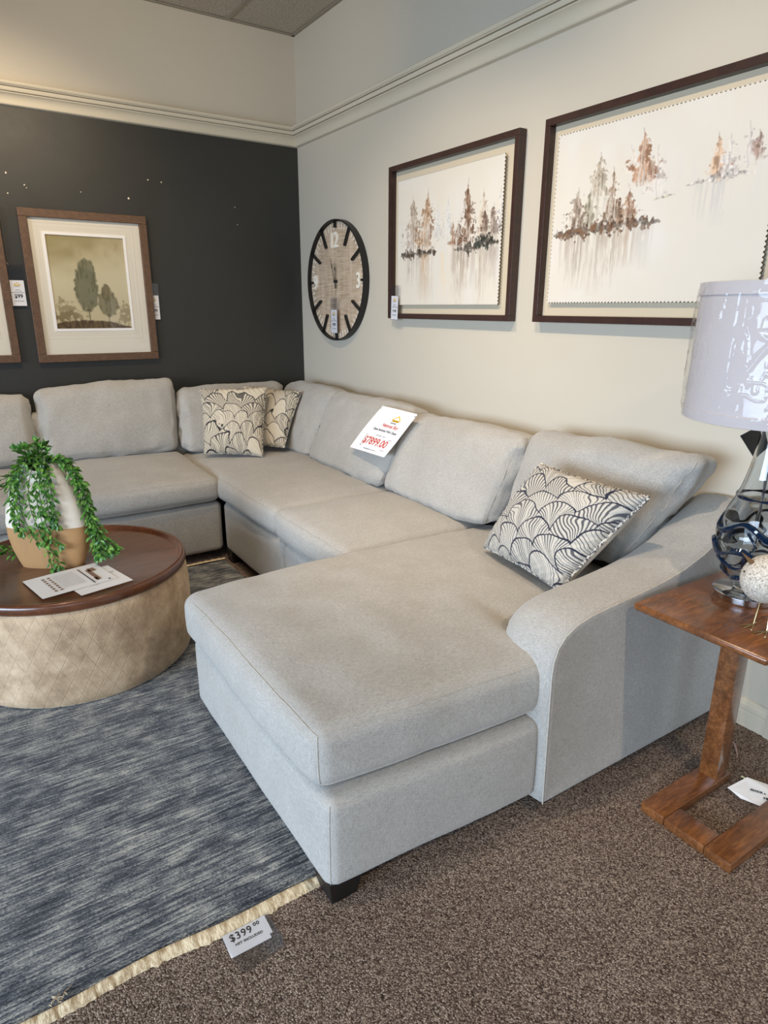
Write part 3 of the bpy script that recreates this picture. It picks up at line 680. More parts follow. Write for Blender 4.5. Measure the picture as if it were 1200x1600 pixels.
# ------------------------------------------------------------------ leaflets on the table
def sheet(name, label, corners, z, seed, cat='paper', content=None):
    c = [Vector((x, y, z)) for x, y in corners]; o0 = c[0]; X = c[1]-c[0]; Y = c[3]-c[0]; W = X.length; Ht = Y.length
    t = thing(name, label, cat, tuple(o0)); place(t, o0, X, Y)
    n = 10; V = []; F = []
    for th in (0, .0004):
        for j in range(n+1):
            for i in range(n+1): V.append((W*i/n, Ht*j/n, th + .0012*math.sin(3.1*i/n)*math.sin(2*j/n)))
    m = (n+1)**2
    for j in range(n):
        for i in range(n): a = j*(n+1)+i; F += [(a, a+n+1, a+n+2, a+1), (m+a, m+a+1, m+a+n+2, m+a+n+1)]
    mesh('page', V, F, M_PAPER, t)
    content(t, W, Ht); return t
def flyer1(t, W, Ht):
    # X runs along the long edge (near to far), text rows across
    ink = MB(); k = MB(); zz = .0022
    for r_ in range(2):
        for c in range(7): x = W*(.20 + .075*r_); y = Ht*(.14 + .105*c); k.box((x, y, zz), (x+W*.035, y+Ht*.06, zz+.0003))
    for r_ in range(12): scribble_rot(ink, W*(.34+.025*r_), Ht*.2, Ht*.85, W*.008, zz, r_)
    k.build('printed_pictures', M_BROWNINK, t, smooth=False)
    bar = MB().box((W*.70, Ht*.06, zz), (W*.715, Ht*.86, zz+.0003)).box((W*.90, Ht*.05, zz), (W*.92, Ht*.10, zz+.0003)); bar.build('printed_rule', M_INK, t, smooth=False)
    g = MB().box((W*.77, Ht*.18, zz), (W*.83, Ht*.72, zz+.0003)).box((W*.80, Ht*.62, zz), (W*.90, Ht*.78, zz+.0003)).box((W*.76, Ht*.15, zz), (W*.80, Ht*.30, zz+.0003)); g.build('sofa_picture', M_BROWNINK, t, smooth=False)
    ink.build('fine_print', plain('faint_grey_ink', srgb(206, 203, 200), .6), t, smooth=False)
def scribble_rot(mb, x, y0, y1, h, z, seed):
    r = random.Random(seed); y = y0
    while y < y1: wd = r.uniform(.004, .012); mb.box((x, y, z), (x+h, min(y+wd, y1), z+.0002)); y += wd + .003
def flyer2(t, W, Ht):
    ink = MB()
    for (x, y) in ((.15, .55), (.3, .3), (.62, .35), (.75, .65), (.2, .8)): scribble(ink, W*x, W*(x+.2), Ht*y, .006, .0022, int(x*100)); scribble(ink, W*x, W*(x+.16), Ht*(y-.05), .006, .0022, int(x*110))
    ink.build('fine_print', plain('grey_ink', srgb(150, 148, 146), .6), t, smooth=False)
def leaflet(label, P0, P1, P3, z, content):
    X = Vector((P1[0]-P0[0], P1[1]-P0[1], 0)); Y = Vector((P3[0]-P0[0], P3[1]-P0[1], 0)); return sheet('leaflet', label, [P0, P1, (P1[0]+P3[0]-P0[0], P1[1]+P3[1]-P0[1]), P3], z, 1, content=content)
leaflet('white printed sheet lying mostly under the leaflet, nearest the tray rim', (-2.02, -2.085), (-1.815, -2.035), (-2.075, -1.86), TZ+.0012, flyer2)
leaflet('white printed leaflet with a brown sofa picture, on top of the other sheet', (-2.15, -2.045), (-1.865, -1.985), (-2.19, -1.815), TZ+.0035, flyer1)

# ------------------------------------------------------------------ framed pictures and clock
def frame_ring(mb, a0, a1, z0, z1, wd, d0, d1, plane):
    """plane 'x': wall x=0, a is y.  plane 'y': wall y=0, a is x"""
    def bx(p0, p1, q0, q1):
        if plane == 'x': mb.box((-d1, p0, q0), (-d0, p1, q1))
        else: mb.box((p0, -d1, q0), (p1, -d0, q1))
    bx(a0, a1, z0, z0+wd); bx(a0, a1, z1-wd, z1); bx(a0, a0+wd, z0+wd, z1-wd); bx(a1-wd, a1, z0+wd, z1-wd)
def bevel_mesh(o, w=.002):
    m = o.modifiers.new('bevel', 'BEVEL'); m.width = w; m.segments = 2; m.limit_method = 'ANGLE'; return o
class Canvas:
    def __init__(s, w, h, aspect, bg): s.w, s.h = w, h; s.U, s.V = np.meshgrid(np.linspace(0, 1, w), np.linspace(0, 1, h)); s.A = aspect; s.C = np.zeros((h, w, 3)) + np.array(srgb(*bg)[:3]); s.P = np.stack([s.U.ravel()*aspect, s.V.ravel(), s.U.ravel()*0], 1)
    def n(s, sx, sy, seed): return fbm(s.P * np.array([sx, sy, 1]), 1, seed, 3).reshape(s.h, s.w)
    def over(s, m, c): m = np.clip(m, 0, 1)[..., None]; s.C = s.C*(1-m) + np.array(srgb(*c)[:3])*m
def tree(cv, u0, v0, u1, v1, hw, r, g, b, al, seed=0, refl=0.0):
    hw = hw * 1.7; t = np.clip((cv.V - v0) / (v1 - v0), -.1, 1.1); cx = u0 + (u1-u0)*t + .004*np.sin(t*9+seed); n1 = cv.n(34, 30, seed); n2 = cv.n(16, 22, seed+3); n3 = cv.n(110, 9, seed+5); n4 = cv.n(90, 70, seed+8)
    wdt = hw * (np.clip(t, 0, 1)**.75) * (.80 + .20 * np.sin(t*23 + n2*9)) * (1 - .25 * np.clip((t-.8)/.2, 0, 1)); d = np.abs(cv.U - cx + n2*.02*t) / np.maximum(wdt, .0015)
    m = np.clip((1.05 + n1*1.3 + n4*.7 - d) * 3.2, 0, 1) * (t > 0) * np.clip((1.06-t)*6, 0, 1); m *= np.clip(.82 + n3*1.1 - .35*np.clip(t-.55, 0, 1), .2, 1)
    cv.over(m * al * .9, (r*1.12, g*1.10, b*1.08)); side = np.clip((n1*1.6 + n4*1.2 + (cv.U-cx)/hw*.5)*2.2, 0, 1) * m; cv.over(side * al * .75, (r*.60, g*.54, b*.50))
    cv.over(np.clip(1 - np.abs(cv.U-cx)/.0035, 0, 1) * (t > -.09) * (t < 1.05) * .55 * al, (r*.6, g*.6, b*.6))
    if refl: streaks(cv, u1, v1, hw*.9, refl, (r, g, b), al*.6, seed)
def streaks(cv, uc, v0, hw, ln, c, al, seed):
    n = cv.n(95, 4.5, seed+40); t = (cv.V - v0) / ln; m = np.clip(1 - np.abs(cv.U-uc)/hw, 0, 1)**.5 * (t > 0) * np.clip(1 - t, 0, 1)**.7 * np.clip(.30 + n*3.0 + cv.n(40, 14, seed+41)*1.6, 0, 1); cv.over(m*al, c)
def island(cv, pts, th, c, al, seed, top=.02):
    us = [p[0] for p in pts]; vs = [p[1] for p in pts]; vc = np.interp(cv.U, us, vs); n = cv.n(26, 3, seed); n2 = cv.n(70, 60, seed+2); n3 = cv.n(30, 30, seed+4)
    e = np.clip((cv.U-us[0])/.12, 0, 1) * np.clip((us[-1]-cv.U)/.12, 0, 1); th = th * 1.5; hgt = np.maximum(th*.55 + top*(n*3 + .35), .004) * np.sqrt(e)
    dd = np.where(cv.V < vc, (vc-cv.V)/np.maximum(hgt, .001), (cv.V-vc)/np.maximum(th*.75*np.sqrt(e)*(1+n3*1.2), .001)); m = np.clip((1 - dd + n2*1.1)*3, 0, 1) * (e > 0)
    cv.over(m*al*np.clip(.85+n3*.8, .3, 1), c); cv.over(m*al*np.clip(n3*4, 0, 1)*.6, tuple(q*1.7 for q in c)); cv.over(m*al*np.clip(n2*4-.3, 0, 1)*.6, tuple(q*.6 for q in c))
def art_mesh(name, cv, plane, a0, a1, z0, z1, d, parent, deckle=0.0, back=.004, off=(0, 0, 0)):
    """art sheet: grid coloured per vertex; u runs left to right as seen, v top to bottom"""
    h, w_ = cv.h, cv.w; U = cv.U.ravel(); Vv = cv.V.ravel(); A = a0 + (a1-a0)*U; Z = z1 + (z0-z1)*Vv
    if deckle:
        L = abs(a1-a0); Hh = abs(z1-z0); sg = 1 if a1 > a0 else -1
        def sc(s): return (1 - np.abs(np.sin(s * math.pi / .016))) * deckle
        A = np.where(U == 0, A + sg*sc(Z), A); A = np.where(U == 1, A - sg*sc(Z), A); Z = np.where(Vv == 0, Z - sc(A), Z); Z = np.where(Vv == 1, Z + sc(A), Z)
    D = np.full(len(U), d)
    P = np.stack([-D, A, Z], 1) if plane == 'x' else np.stack([A, -D, Z], 1)
    I = np.arange(h*w_).reshape(h, w_); q = np.stack([I[:-1, :-1], I[1:, :-1], I[1:, 1:], I[:-1, 1:]], -1).reshape(-1, 4)
    ring = np.concatenate([I[0, :], I[1:, -1], I[-1, :-1][::-1], I[1:-1, 0][::-1]]); k = len(P); Pb = P[ring].copy(); Pb[:, 0 if plane == 'x' else 1] += back
    m = len(ring); rb = np.arange(m) + k; side = np.stack([ring, np.roll(ring, -1), np.roll(rb, -1), rb], -1)
    me = bpy.data.meshes.new(name); me.from_pydata((np.concatenate([P, Pb]) - np.array(off)).tolist(), [], q.tolist() + side.tolist()); ca = me.color_attributes.new('Col', 'FLOAT_COLOR', 'POINT')
    c = np.concatenate([cv.C.reshape(-1, 3), np.repeat(np.array([srgb(120, 100, 80)[:3]]), m, 0)]); ca.data.foreach_set('color', np.concatenate([np.clip(c, 0, 1), np.ones((len(c), 1))], 1).ravel())
    return link(name, me, M_ART, parent, smooth=False)
def shadowbox(label, y0, y1, z0, z1, cv, sy0, sy1, sz0, sz1):
    off = (0, (y0+y1)/2, (z0+z1)/2); t = thing('framed_picture', label, 'picture', off)
    m = MB(); frame_ring(m, y0, y1, z0, z1, .028, .002, .046, 'x'); m.xf(Matrix.Translation(-Vector(off))); bevel_mesh(m.build('frame', M_FRAME, t, smooth=False), .0015)
    MB().box((-.010, y0+.026, z0+.026), (-.004, y1-.026, z1-.026)).xf(Matrix.Translation(-Vector(off))).build('backing_board', M_BACKER, t, smooth=False)
    art_mesh('print', cv, 'x', sy0, sy1, sz0, sz1, .030, t, .0065, .005, off)
    return t
# islands of conifers mirrored in still water, soft brown washes
cv = Canvas(330, 260, 1.31, (214, 206, 191))
wash = cv.n(5, 4, 70); cv.over(np.clip(wash*1.2, 0, 1)*.5, (216, 214, 208)); cv.over(np.clip(cv.n(55, 3, 71)*2-.1, 0, 1)*np.clip(1-np.abs(cv.V-.45)/.35, 0, 1)*.35, (196, 198, 202))
for i, a in enumerate([(.174, .173, .183, .56, .073, 138, 112, 84, .65), (.334, .14, .302, .56, .066, 156, 118, 80, .85), (.429, .256, .435, .5, .05, 200, 206, 210, .4), (.523, .227, .53, .5, .045, 192, 200, 208, .4), (.841, .219, .833, .538, .042, 184, 164, 142, .55), (.983, .235, .99, .515, .03, 204, 207, 210, .6),
                       (.705, .143, .719, .587, .060, 118, 82, 54, .95), (.575, .39, .581, .56, .026, 156, 114, 74, .8), (.63, .401, .638, .572, .045, 112, 82, 60, .9), (.861, .344, .865, .50, .034, 96, 68, 50, .95), (.928, .325, .932, .52, .040, 118, 96, 84, .85)]): tree(cv, *a, seed=i*11, refl=.30 + .1*(i % 3))
island(cv, [(.04, .60), (.2, .585), (.43, .585)], .035, (58, 46, 38), .95, 200, .03); island(cv, [(.60, .59), (.72, .595), (.86, .56), (.985, .565)], .030, (54, 48, 40), .95, 210, .028); island(cv, [(.78, .57), (.86, .555), (.95, .57)], .045, (44, 48, 42), .9, 213, .05)
for i, (u, l, c, a) in enumerate([(.14, .25, (122, 96, 74), .6), (.30, .42, (186, 146, 96), .6), (.36, .45, (176, 176, 180), .5), (.22, .35, (176, 170, 170), .4), (.70, .3, (150, 124, 94), .6), (.83, .42, (140, 118, 96), .6), (.93, .25, (150, 130, 112), .5), (.50, .4, (222, 198, 158), .5), (.60, .35, (200, 190, 176), .4)]): streaks(cv, u, .60, .05, l, c, a, 300+i)
shadowbox('smaller dark-framed watercolour of two tree islands, between clock and larger picture', -2.278, -1.237, 1.442, 2.259, cv, -1.31, -2.18, 1.516, 2.180)
cv = Canvas(360, 300, 1.41, (214, 206, 192))
cv.over(np.clip(cv.n(4, 3, 80)*1.2, 0, 1)*.5, (218, 216, 211)); cv.over(np.clip(cv.n(40, 3, 81)*2-.1, 0, 1)*np.clip(1-np.abs(cv.V-.35)/.25, 0, 1)*.28*(cv.U > .4), (200, 202, 205))
for i, a in enumerate([(.525, .20, .537, .44, .050, 204, 196, 190, .7), (.40, .16, .42, .30, .03, 214, 204, 192, .5), (.82, .22, .825, .40, .034, 206, 202, 200, .7), (.882, .18, .888, .36, .034, 196, 190, 188, .6), (.771, .20, .781, .41, .034, 196, 162, 130, .85), (.918, .22, .918, .34, .022, 152, 124, 112, .85), (.449, .10, .469, .36, .050, 168, 126, 94, .9),
                       (.244, .169, .247, .40, .042, 156, 144, 124, .8), (.318, .27, .337, .56, .044, 124, 92, 62, .9), (.138, .339, .154, .56, .048, 134, 114, 98, .85), (.204, .357, .22, .56, .034, 138, 132, 108, .8), (.408, .388, .418, .56, .038, 154, 116, 84, .85)]): tree(cv, *a, seed=400+i*13, refl=0 if i < 7 else .25)
island(cv, [(.52, .455), (.62, .442)], .010, (150, 140, 116), .7, 500, .01); island(cv, [(.66, .408), (.78, .392), (.93, .395)], .013, (160, 152, 146), .8, 503, .012); island(cv, [(.01, .585), (.2, .57), (.4, .56), (.57, .57)], .030, (84, 62, 46), .95, 505, .024)
for i, (u, l, c, a) in enumerate([(.10, .30, (140, 120, 104), .6), (.17, .34, (124, 104, 88), .65), (.27, .38, (140, 122, 104), .6), (.34, .34, (130, 110, 84), .6), (.42, .22, (164, 140, 112), .5), (.49, .24, (170, 160, 148), .5), (.75, .18, (180, 176, 174), .5), (.80, .22, (184, 180, 178), .5)]): streaks(cv, u, .585 if i < 6 else .41, .055, l, c, a, 600+i)
shadowbox('larger dark-framed watercolour of misty tree islands above the chaise and lamp', -3.497, -2.430, 1.443, 2.258, cv, -2.497, -3.43, 1.524, 2.188)

def matted(label, x0, x1, z0, z1, cv):
    off = ((x0+x1)/2, 0, (z0+z1)/2); T = Matrix.Translation(-Vector(off)); t = thing('framed_picture', label, 'picture', off)
    m = MB(); frame_ring(m, x0, x1, z0, z1, .046, .002, .034, 'y'); m.xf(T); bevel_mesh(m.build('frame', M_FRAMEB, t, smooth=False), .003)
    cx = off[0]; ax0, ax1, az0, az1 = cx-.235, cx+.215, z0+.20, z1-.135
    m = MB()
    for a, b_, d in ((.0, .04, 0),):
        frame_ring(m, x0+.04, x1-.04, z0+.04, z1-.04, .0, .008, .012, 'y')
    m = MB(); X0, X1, Z0, Z1 = x0+.04, x1-.04, z0+.04, z1-.04
    for (p0, p1, q0, q1) in ((X0, X1, Z0, az0), (X0, X1, az1, Z1), (X0, ax0, az0, az1), (ax1, X1, az0, az1)): m.box((p0, -.014, q0), (p1, -.006, q1))
    m.xf(T).build('mount_board', M_MAT, t, smooth=False)
    g = MB()
    for k, dd in enumerate((.028, .040, .062)): frame_ring(g, ax0-dd, ax1+dd, az0-dd, az1+dd, .0012, .0138, .0143 + .0002*k, 'y')
    g.xf(T).build('mount_lines', plain('mount_line', srgb(196, 187, 172), .8), t, smooth=False)
    g = MB(); frame_ring(g, ax0-.014, ax1+.014, az0-.014, az1+.014, .016, .013, .0175, 'y'); g.xf(T); bevel_mesh(g.build('inner_mount', M_PAPER, t, smooth=False), .001)
    art_mesh('print', cv, 'y', ax0, ax1, az0, az1, .011, t, 0, .004, off)
    MB().box((X0, -.024, Z0), (X1, -.0225, Z1)).xf(T).build('picture_glass', M_PICGLASS, t, smooth=False)
    return t
def tree_print(seed):
    cv = Canvas(200, 260, .8, (196, 184, 150)); cv.over(np.clip(1 - cv.V*2.6 + cv.n(5, 5, seed)*.8, 0, 1)*.8, (146, 134, 92)); cv.over(np.clip(1-np.abs(cv.V-.5)/.3, 0, 1)*.6, (206, 198, 168)); cv.over(np.clip(cv.n(18, 10, seed+1)*3-.5, 0, 1)*np.clip(1-cv.V*4, 0, 1)*.6, (160, 128, 76))
    n = cv.n(30, 30, seed+2); n2 = cv.n(50, 14, seed+4)
    for (u, v, a, b_, c) in ((.44, .56, .165, .26, (108, 108, 84)), (.47, .36, .12, .13, (116, 116, 92)), (.71, .72, .14, .15, (122, 116, 88)), (.70, .60, .07, .10, (128, 118, 88))):
        e = ((cv.U-u)/a)**2 + ((cv.V-v)/b_)**2; m = np.clip((1.0 + n*.35 - e)*4, 0, 1); cv.over(m*.88, c); cv.over(m*np.clip(n2*4, 0, 1)*.5, (88, 80, 56))
    for (u, v, a, b_) in ((.12, .80, .16, .12), (.92, .83, .12, .12), (.2, .86, .2, .06)): cv.over(np.clip((1+n*2-((cv.U-u)/a)**2-((cv.V-v)/b_)**2)*1.5, 0, 1)*.6, (116, 100, 66))
    cv.over(np.clip(1-np.abs(cv.U-.445)/.012, 0, 1)*(cv.V > .78)*(cv.V < .90), (62, 54, 44)); cv.over(np.clip(1-np.abs(cv.U-.70)/.008, 0, 1)*(cv.V > .84)*(cv.V < .91), (72, 64, 50))
    hl = .895 + .03*(cv.U-.4)**2*8; cv.over(np.clip((cv.V-hl+n*.02)*60, 0, 1), (104, 86, 60)); cv.over(np.clip((cv.V-hl)*60, 0, 1)*np.clip(n2*4, 0, 1)*.7, (66, 54, 40)); return cv
matted('brown wood framed print of round trees in a wide cream mount on the dark wall', -1.832, -1.104, 1.166, 2.050, tree_print(700))
matted('brown wood framed picture cut off by the left edge of the photo', -2.657, -1.929, 1.172, 2.044, tree_print(730))

# nail heads and filled holes left in the dark wall
for i, (x, z, s) in enumerate([(-1.856, 2.23, .005), (-1.862, 2.123, .004), (-1.769, 2.175, .004), (-1.467, 2.164, .003), (-1.059, 2.27, .004), (-.976, 2.264, .004), (-1.189, 2.152, .006), (-.489, 2.155, .003), (-.478, 2.046, .003), (-1.76, 2.16, .003)]):
    V, F = lathe([(s, 0), (s, .0015), (s*.6, .003), (0, .0035)], 12); o = mesh('nail_head', [(a, -c, b) for a, b, c in V], F, plain('nail_white', srgb(225, 215, 190), .5)); o.location = (x, 0, z)
    tag(o, ['white nail stub high on the dark wall over the left pictures, topmost of them', 'white nail stub just above the left picture edge', 'white nail stub above the left corner of the tree print frame', 'tiny white nail stub above the middle of the tree print', 'left of two white nail stubs up right of the tree print', 'right of two white nail stubs up right of the tree print', 'largest white filled hole above the right end of the tree print', 'upper white speck on the dark wall left of the clock', 'lower white speck on the dark wall left of the clock', 'white scuff beside the nail stub above the tree print corner'][i], 'nail', 'nail stubs and filled holes on the dark wall')

def clock():
    c = (0, -.575, 1.670); R = .385; t = thing('wall_clock', 'large round wall clock with pale wood face and black metal rim', 'clock', c)
    def cyl(prof, n=96):   # lathe about the wall normal: local (-x) is outward
        V, F = lathe(prof, n); return [(-z, x, y) for x, y, z in V], F
    V, F = cyl([(0, .002), (R-.012, .002), (R-.012, .020), (0, .020)]); mesh('clock_face', V, F, M_CLOCK, t)
    V, F = cyl([(R-.008, .001), (R, .001), (R, .046), (R-.008, .046), (R-.008, .001)]); V2 = V; mesh('rim', V, F, M_BLKPAINT, t)
    def ray(deg, r0, r1, wd, d0, d1, mb):
        a = math.radians(deg); e = (math.sin(a), math.cos(a)); s = (math.cos(a), -math.sin(a))  # e: outward in (right, up)
        q = []
        for d in (d0, d1):
            for rr, ww in ((r0, -1), (r0, 1), (r1, 1), (r1, -1)):
                rx = e[0]*rr + s[0]*wd/2*ww; ry = e[1]*rr + s[1]*wd/2*ww; q.append((-d, -rx, ry))
        mb.add(q, [(0, 3, 2, 1), (4, 5, 6, 7), (0, 1, 5, 4), (1, 2, 6, 5), (2, 3, 7, 6), (3, 0, 4, 7)])
    for h in range(12):
        mb = MB(); r0 = R-.05 if h in (0, 3, 9) else (R-.05 if h == 6 else R-.135); ray(h*30, r0, R-.006, .014, .020, .038, mb); mb.build('hour_bar', M_BLKPAINT, t, smooth=False)
    for k in range(60):
        if k % 5: mb = MB(); ray(k*6, R-.060, R-.018, .006, .0199, .0208, mb); mb.build('minute_mark', M_CREAMP, t, smooth=False)
    def num(txt, cx, cy, sx=.8):
        mb = MB(); put_text(mb, txt, 0, 0, .135, 0, .002, sx=sx); xs = [v[1] for v in mb.V]; hy = (min(xs)+max(xs))/2
        front = [(-.030, -(v[0]+cx), v[1]-hy+cy) for v in mb.V]; back = [(-.0195, p[1], p[2]) for p in front]; F = list(mb.F); n = len(front)
        ed = {}
        for f in mb.F:
            for a, b_ in zip(f, f[1:]+f[:1]): ed[(a, b_)] = 1
        side = [(a, b_, b_+n, a+n) for (a, b_) in ed if (b_, a) not in ed]
        mesh('numeral', front+back, F + side, M_CREAMP, t, smooth=False)
    num('12', -.012, .262, .85); num('3', .290, .0); num('9', -.297, .0)
    for nm, deg, L, wd in (('hour_hand', -1, .125, .012), ('minute_hand', -20, .165, .010)):
        a = math.radians(deg); pts = [(-.045, .3), (-.03, .9), (-.008, .35), (0, .45), (L*.5, .35), (L*.62, 1.0), (L*.78, .3), (L, .1)]; V = []; F = []; d = .034 if nm[0] == 'h' else .039
        for dd in (d, d+.002):
            for sgn in (1, -1):
                for rr, ww in pts:
                    rx = math.sin(a)*rr + math.cos(a)*wd/2*ww*sgn; ry = math.cos(a)*rr - math.sin(a)*wd/2*ww*sgn; V.append((-dd, -rx, ry))
        k = len(pts)
        for q in range(k-1): F += [(q, q+1, k+q+1, k+q), (2*k+q, 3*k+q, 3*k+q+1, 2*k+q+1), (q, 2*k+q, 2*k+q+1, q+1), (k+q, k+q+1, 3*k+q+1, 3*k+q)]
        mesh(nm, V, F, M_BLKPAINT, t, smooth=False)
    V, F = cyl([(0, .02), (.010, .02), (.010, .042), (0, .044)], 20); mesh('hub', V, F, M_BLKPAINT, t)
clock()

# ------------------------------------------------------------------ price tags
def house_logo(mb_y, mb_n, cx, cy, s, z):
    mb_y.add([(cx-s, cy, z), (cx, cy+s*.75, z), (cx+s, cy, z), (cx+s*.78, cy-.02*s, z), (cx, cy+s*.50, z), (cx-s*.78, cy-.02*s, z)], [(0, 5, 4, 1), (1, 4, 3, 2)])
    mb_y.box((cx-s*.75, cy-s*.25, z), (cx+s*.75, cy+s*.05, z+.0002)); scribble(mb_n, cx-s*.8, cx+s*.8, cy-s*.55, s*.22, z, 4)
def hang_tag(label, origin, right, up, W, L, card_h, price, group='clear-sleeved price tags', tie=None, wavy=.0, bottom='HST INCLUDED', blockprint=False, ylogo=True):
    """sleeve hangs down from origin (top centre); the white card fills its lower part"""
    t = thing('price_tag', label, 'price tag', origin, 0, group); place(t, origin, right, up)
    n = 12; V = []; F = []
    for j in range(n+1):
        y = -L*j/n; zc = wavy*math.sin(j/n*5)
        for x in (-W/2, W/2): V.append((x, y, .0028 + zc))
    for j in range(n+1):
        y = -L*j/n; zc = wavy*math.sin(j/n*5)
        for x in (-W/2, W/2): V.append((x, y, .0002 + zc))
    m = 2*(n+1)
    for j in range(n): F += [(2*j, 2*j+2, 2*j+3, 2*j+1), (m+2*j, m+2*j+1, m+2*j+3, m+2*j+2), (2*j, m+2*j, m+2*j+2, 2*j+2), (2*j+1, 2*j+3, m+2*j+3, m+2*j+1)]
    F += [(0, 1, m+1, m), (2*n, m+2*n, m+2*n+1, 2*n+1)]
    mesh('plastic_sleeve', V, F, M_SLEEVE, t, smooth=False)
    cw = W*.88; y1 = -(L-card_h)-.0; y0 = -L + .003
    card = MB().box((-cw/2, y0, .0008), (cw/2, y1, .0018)).build('card', M_PAPER, t, smooth=False)
    yi, ni, ki = MB(), MB(), MB(); z = .0020; hh = y1-y0
    house_logo(yi, ni, 0, y0 + hh*.82, cw*.28, z)
    scribble(ki, -cw*.16, cw*.16, y0+hh*.62, hh*.03, z, 1); scribble(ki, -cw*.26, cw*.26, y0+hh*.56, hh*.03, z, 2); ki.box((-cw*.46, y0+hh*.515, z), (cw*.46, y0+hh*.53, z+.0002))
    put_text(ki, price, 0, y0+hh*.31, cw*.42 if len(price) < 4 else cw*1.15/len(price), z, .0008*(W/.08), sx=.95)
    put_text(ki, bottom, 0, y0+hh*.17, cw*.095, z, .0002)
    for nm, mb, mt in (('house_logo', yi, M_YEL), ('logo_wording', ni, M_NAVY), ('price_lettering', ki, M_INK)): mb.build(nm, mt, card, smooth=False)
    if tie: MB().tube([tuple(p) for p in tie], .0012, 5).build('tie', plain('clear_tie', srgb(200, 180, 160), .3), t)
    return t
hang_tag('clear sleeved price tag hanging on the pale wood wall clock', (-.051, -.583, 1.565), (0, -1, 0), (0, 0, 1), .095, .232, .155, '$299', tie=[(0, 0, .001), (0, .04, 0), (0, .09, 0)])
hang_tag('clear sleeved price tag at the lower left of the smaller watercolour', (-.050, -1.322, 1.628), (0, -1, -.04), (.0, -.03, 1), .078, .195, .135, '$199', tie=[(-.01, -.195, .001), (.004, -.235, .0), (.02, -.195, .001)])
hang_tag('clear sleeved price tag between the two brown framed pictures', (-1.888, -.016, 1.735), (1, 0, 0), (.03, 0, 1), .085, .235, .148, '$99', tie=[(-.03, 0, .001), (-.045, .02, 0)])
hang_tag('clear sleeved price tag poking out behind the right edge of the tree print', (-1.098, -.010, 1.648), (1, 0, 0), (.02, 0, 1), .075, .23, .155, '$99', tie=[(-.02, 0, .001), (-.03, .02, 0)])

def price_sheet():
    TL, TR, BLc, BRc = map(Vector, ((-.300, -1.575, .975), (-.296, -1.925, .965), (-.445, -1.455, .735), (-.452, -1.815, .745)))
    # a paper sheet in a thin sleeve, slung over the gap between two back cushions
    t = thing('price_sheet', 'white paper price sheet reading $7899 slung across two back cushions', 'price sheet', tuple(TL))
    X = (TR-TL).normalized(); Y = (TL-BLc); Y = (Y - X*Y.dot(X)).normalized(); place(t, TL, X, Y); Mi = t.matrix_world.inverted()
    c = [Mi @ p for p in (TL, TR, BLc, BRc)]; n = 16
    def P(u, v, lift=0.0):
        p = c[0]*(1-u)*(1-v) + c[1]*u*(1-v) + c[2]*(1-u)*v + c[3]*u*v
        return Vector((p.x, p.y, p.z + .010*math.sin(u*3.14)*(1-v*.5) + .006*math.sin(v*3.1+u*2) + .012*max(0, u-.66)*3*(1-v) + lift))
    V = []; F = []
    for l in (0, .0006):
        for j in range(n+1):
            for i in range(n+1): V.append(P(i/n, j/n, l))
    m = (n+1)**2
    for j in range(n):
        for i in range(n): a = j*(n+1)+i; F += [(a, a+1, a+n+2, a+n+1), (m+a, m+a+n+1, m+a+n+2, m+a+1)]
    for q in range(n): F += [(q, m+q, m+q+1, q+1), (n*(n+1)+q, n*(n+1)+q+1, m+n*(n+1)+q+1, m+n*(n+1)+q)]
    pg = mesh('page', V, F, M_PAPER, t)
    W, Hh = .36, .28
    def lay(mb, name, mat): mb.V = [tuple(P(v[0]/W, 1 - v[1]/Hh, .0012)) for v in mb.V]; mb.build(name, mat, pg, smooth=False)
    ki, ri, yi, ni, pk = MB(), MB(), MB(), MB(), MB()
    house_logo(yi, ni, .235, .215, .042, 0)
    put_text(ri, 'National Buy', .225, .166, .028, 0, .0008, .3); put_text(ki, 'Chaise Sectional With Chaise', .205, .136, .021, 0, .0005, sx=.9); scribble(ki, .16, .25, .106, .006, 0, 8)
    put_text(ri, '$7899.00', .195, .048, .062, 0, .0016, sx=.98)
    for (a, b_, c_, d) in ((.075, .098, .320, .1005), (.075, .030, .320, .0325), (.075, .030, .078, .1005)): ki.box((a, b_, 0), (c_, d, .0002))
    scribble(ki, .13, .26, .016, .006, 0, 9); ki.box((.0, .262, 0), (.36, .2660, .0002))
    for mb, nm, mt in ((ki, 'black_lettering', M_INK), (ri, 'red_lettering', M_RED), (yi, 'house_logo', M_YEL), (ni, 'logo_wording', M_NAVY)): lay(mb, nm, mt)
price_sheet()

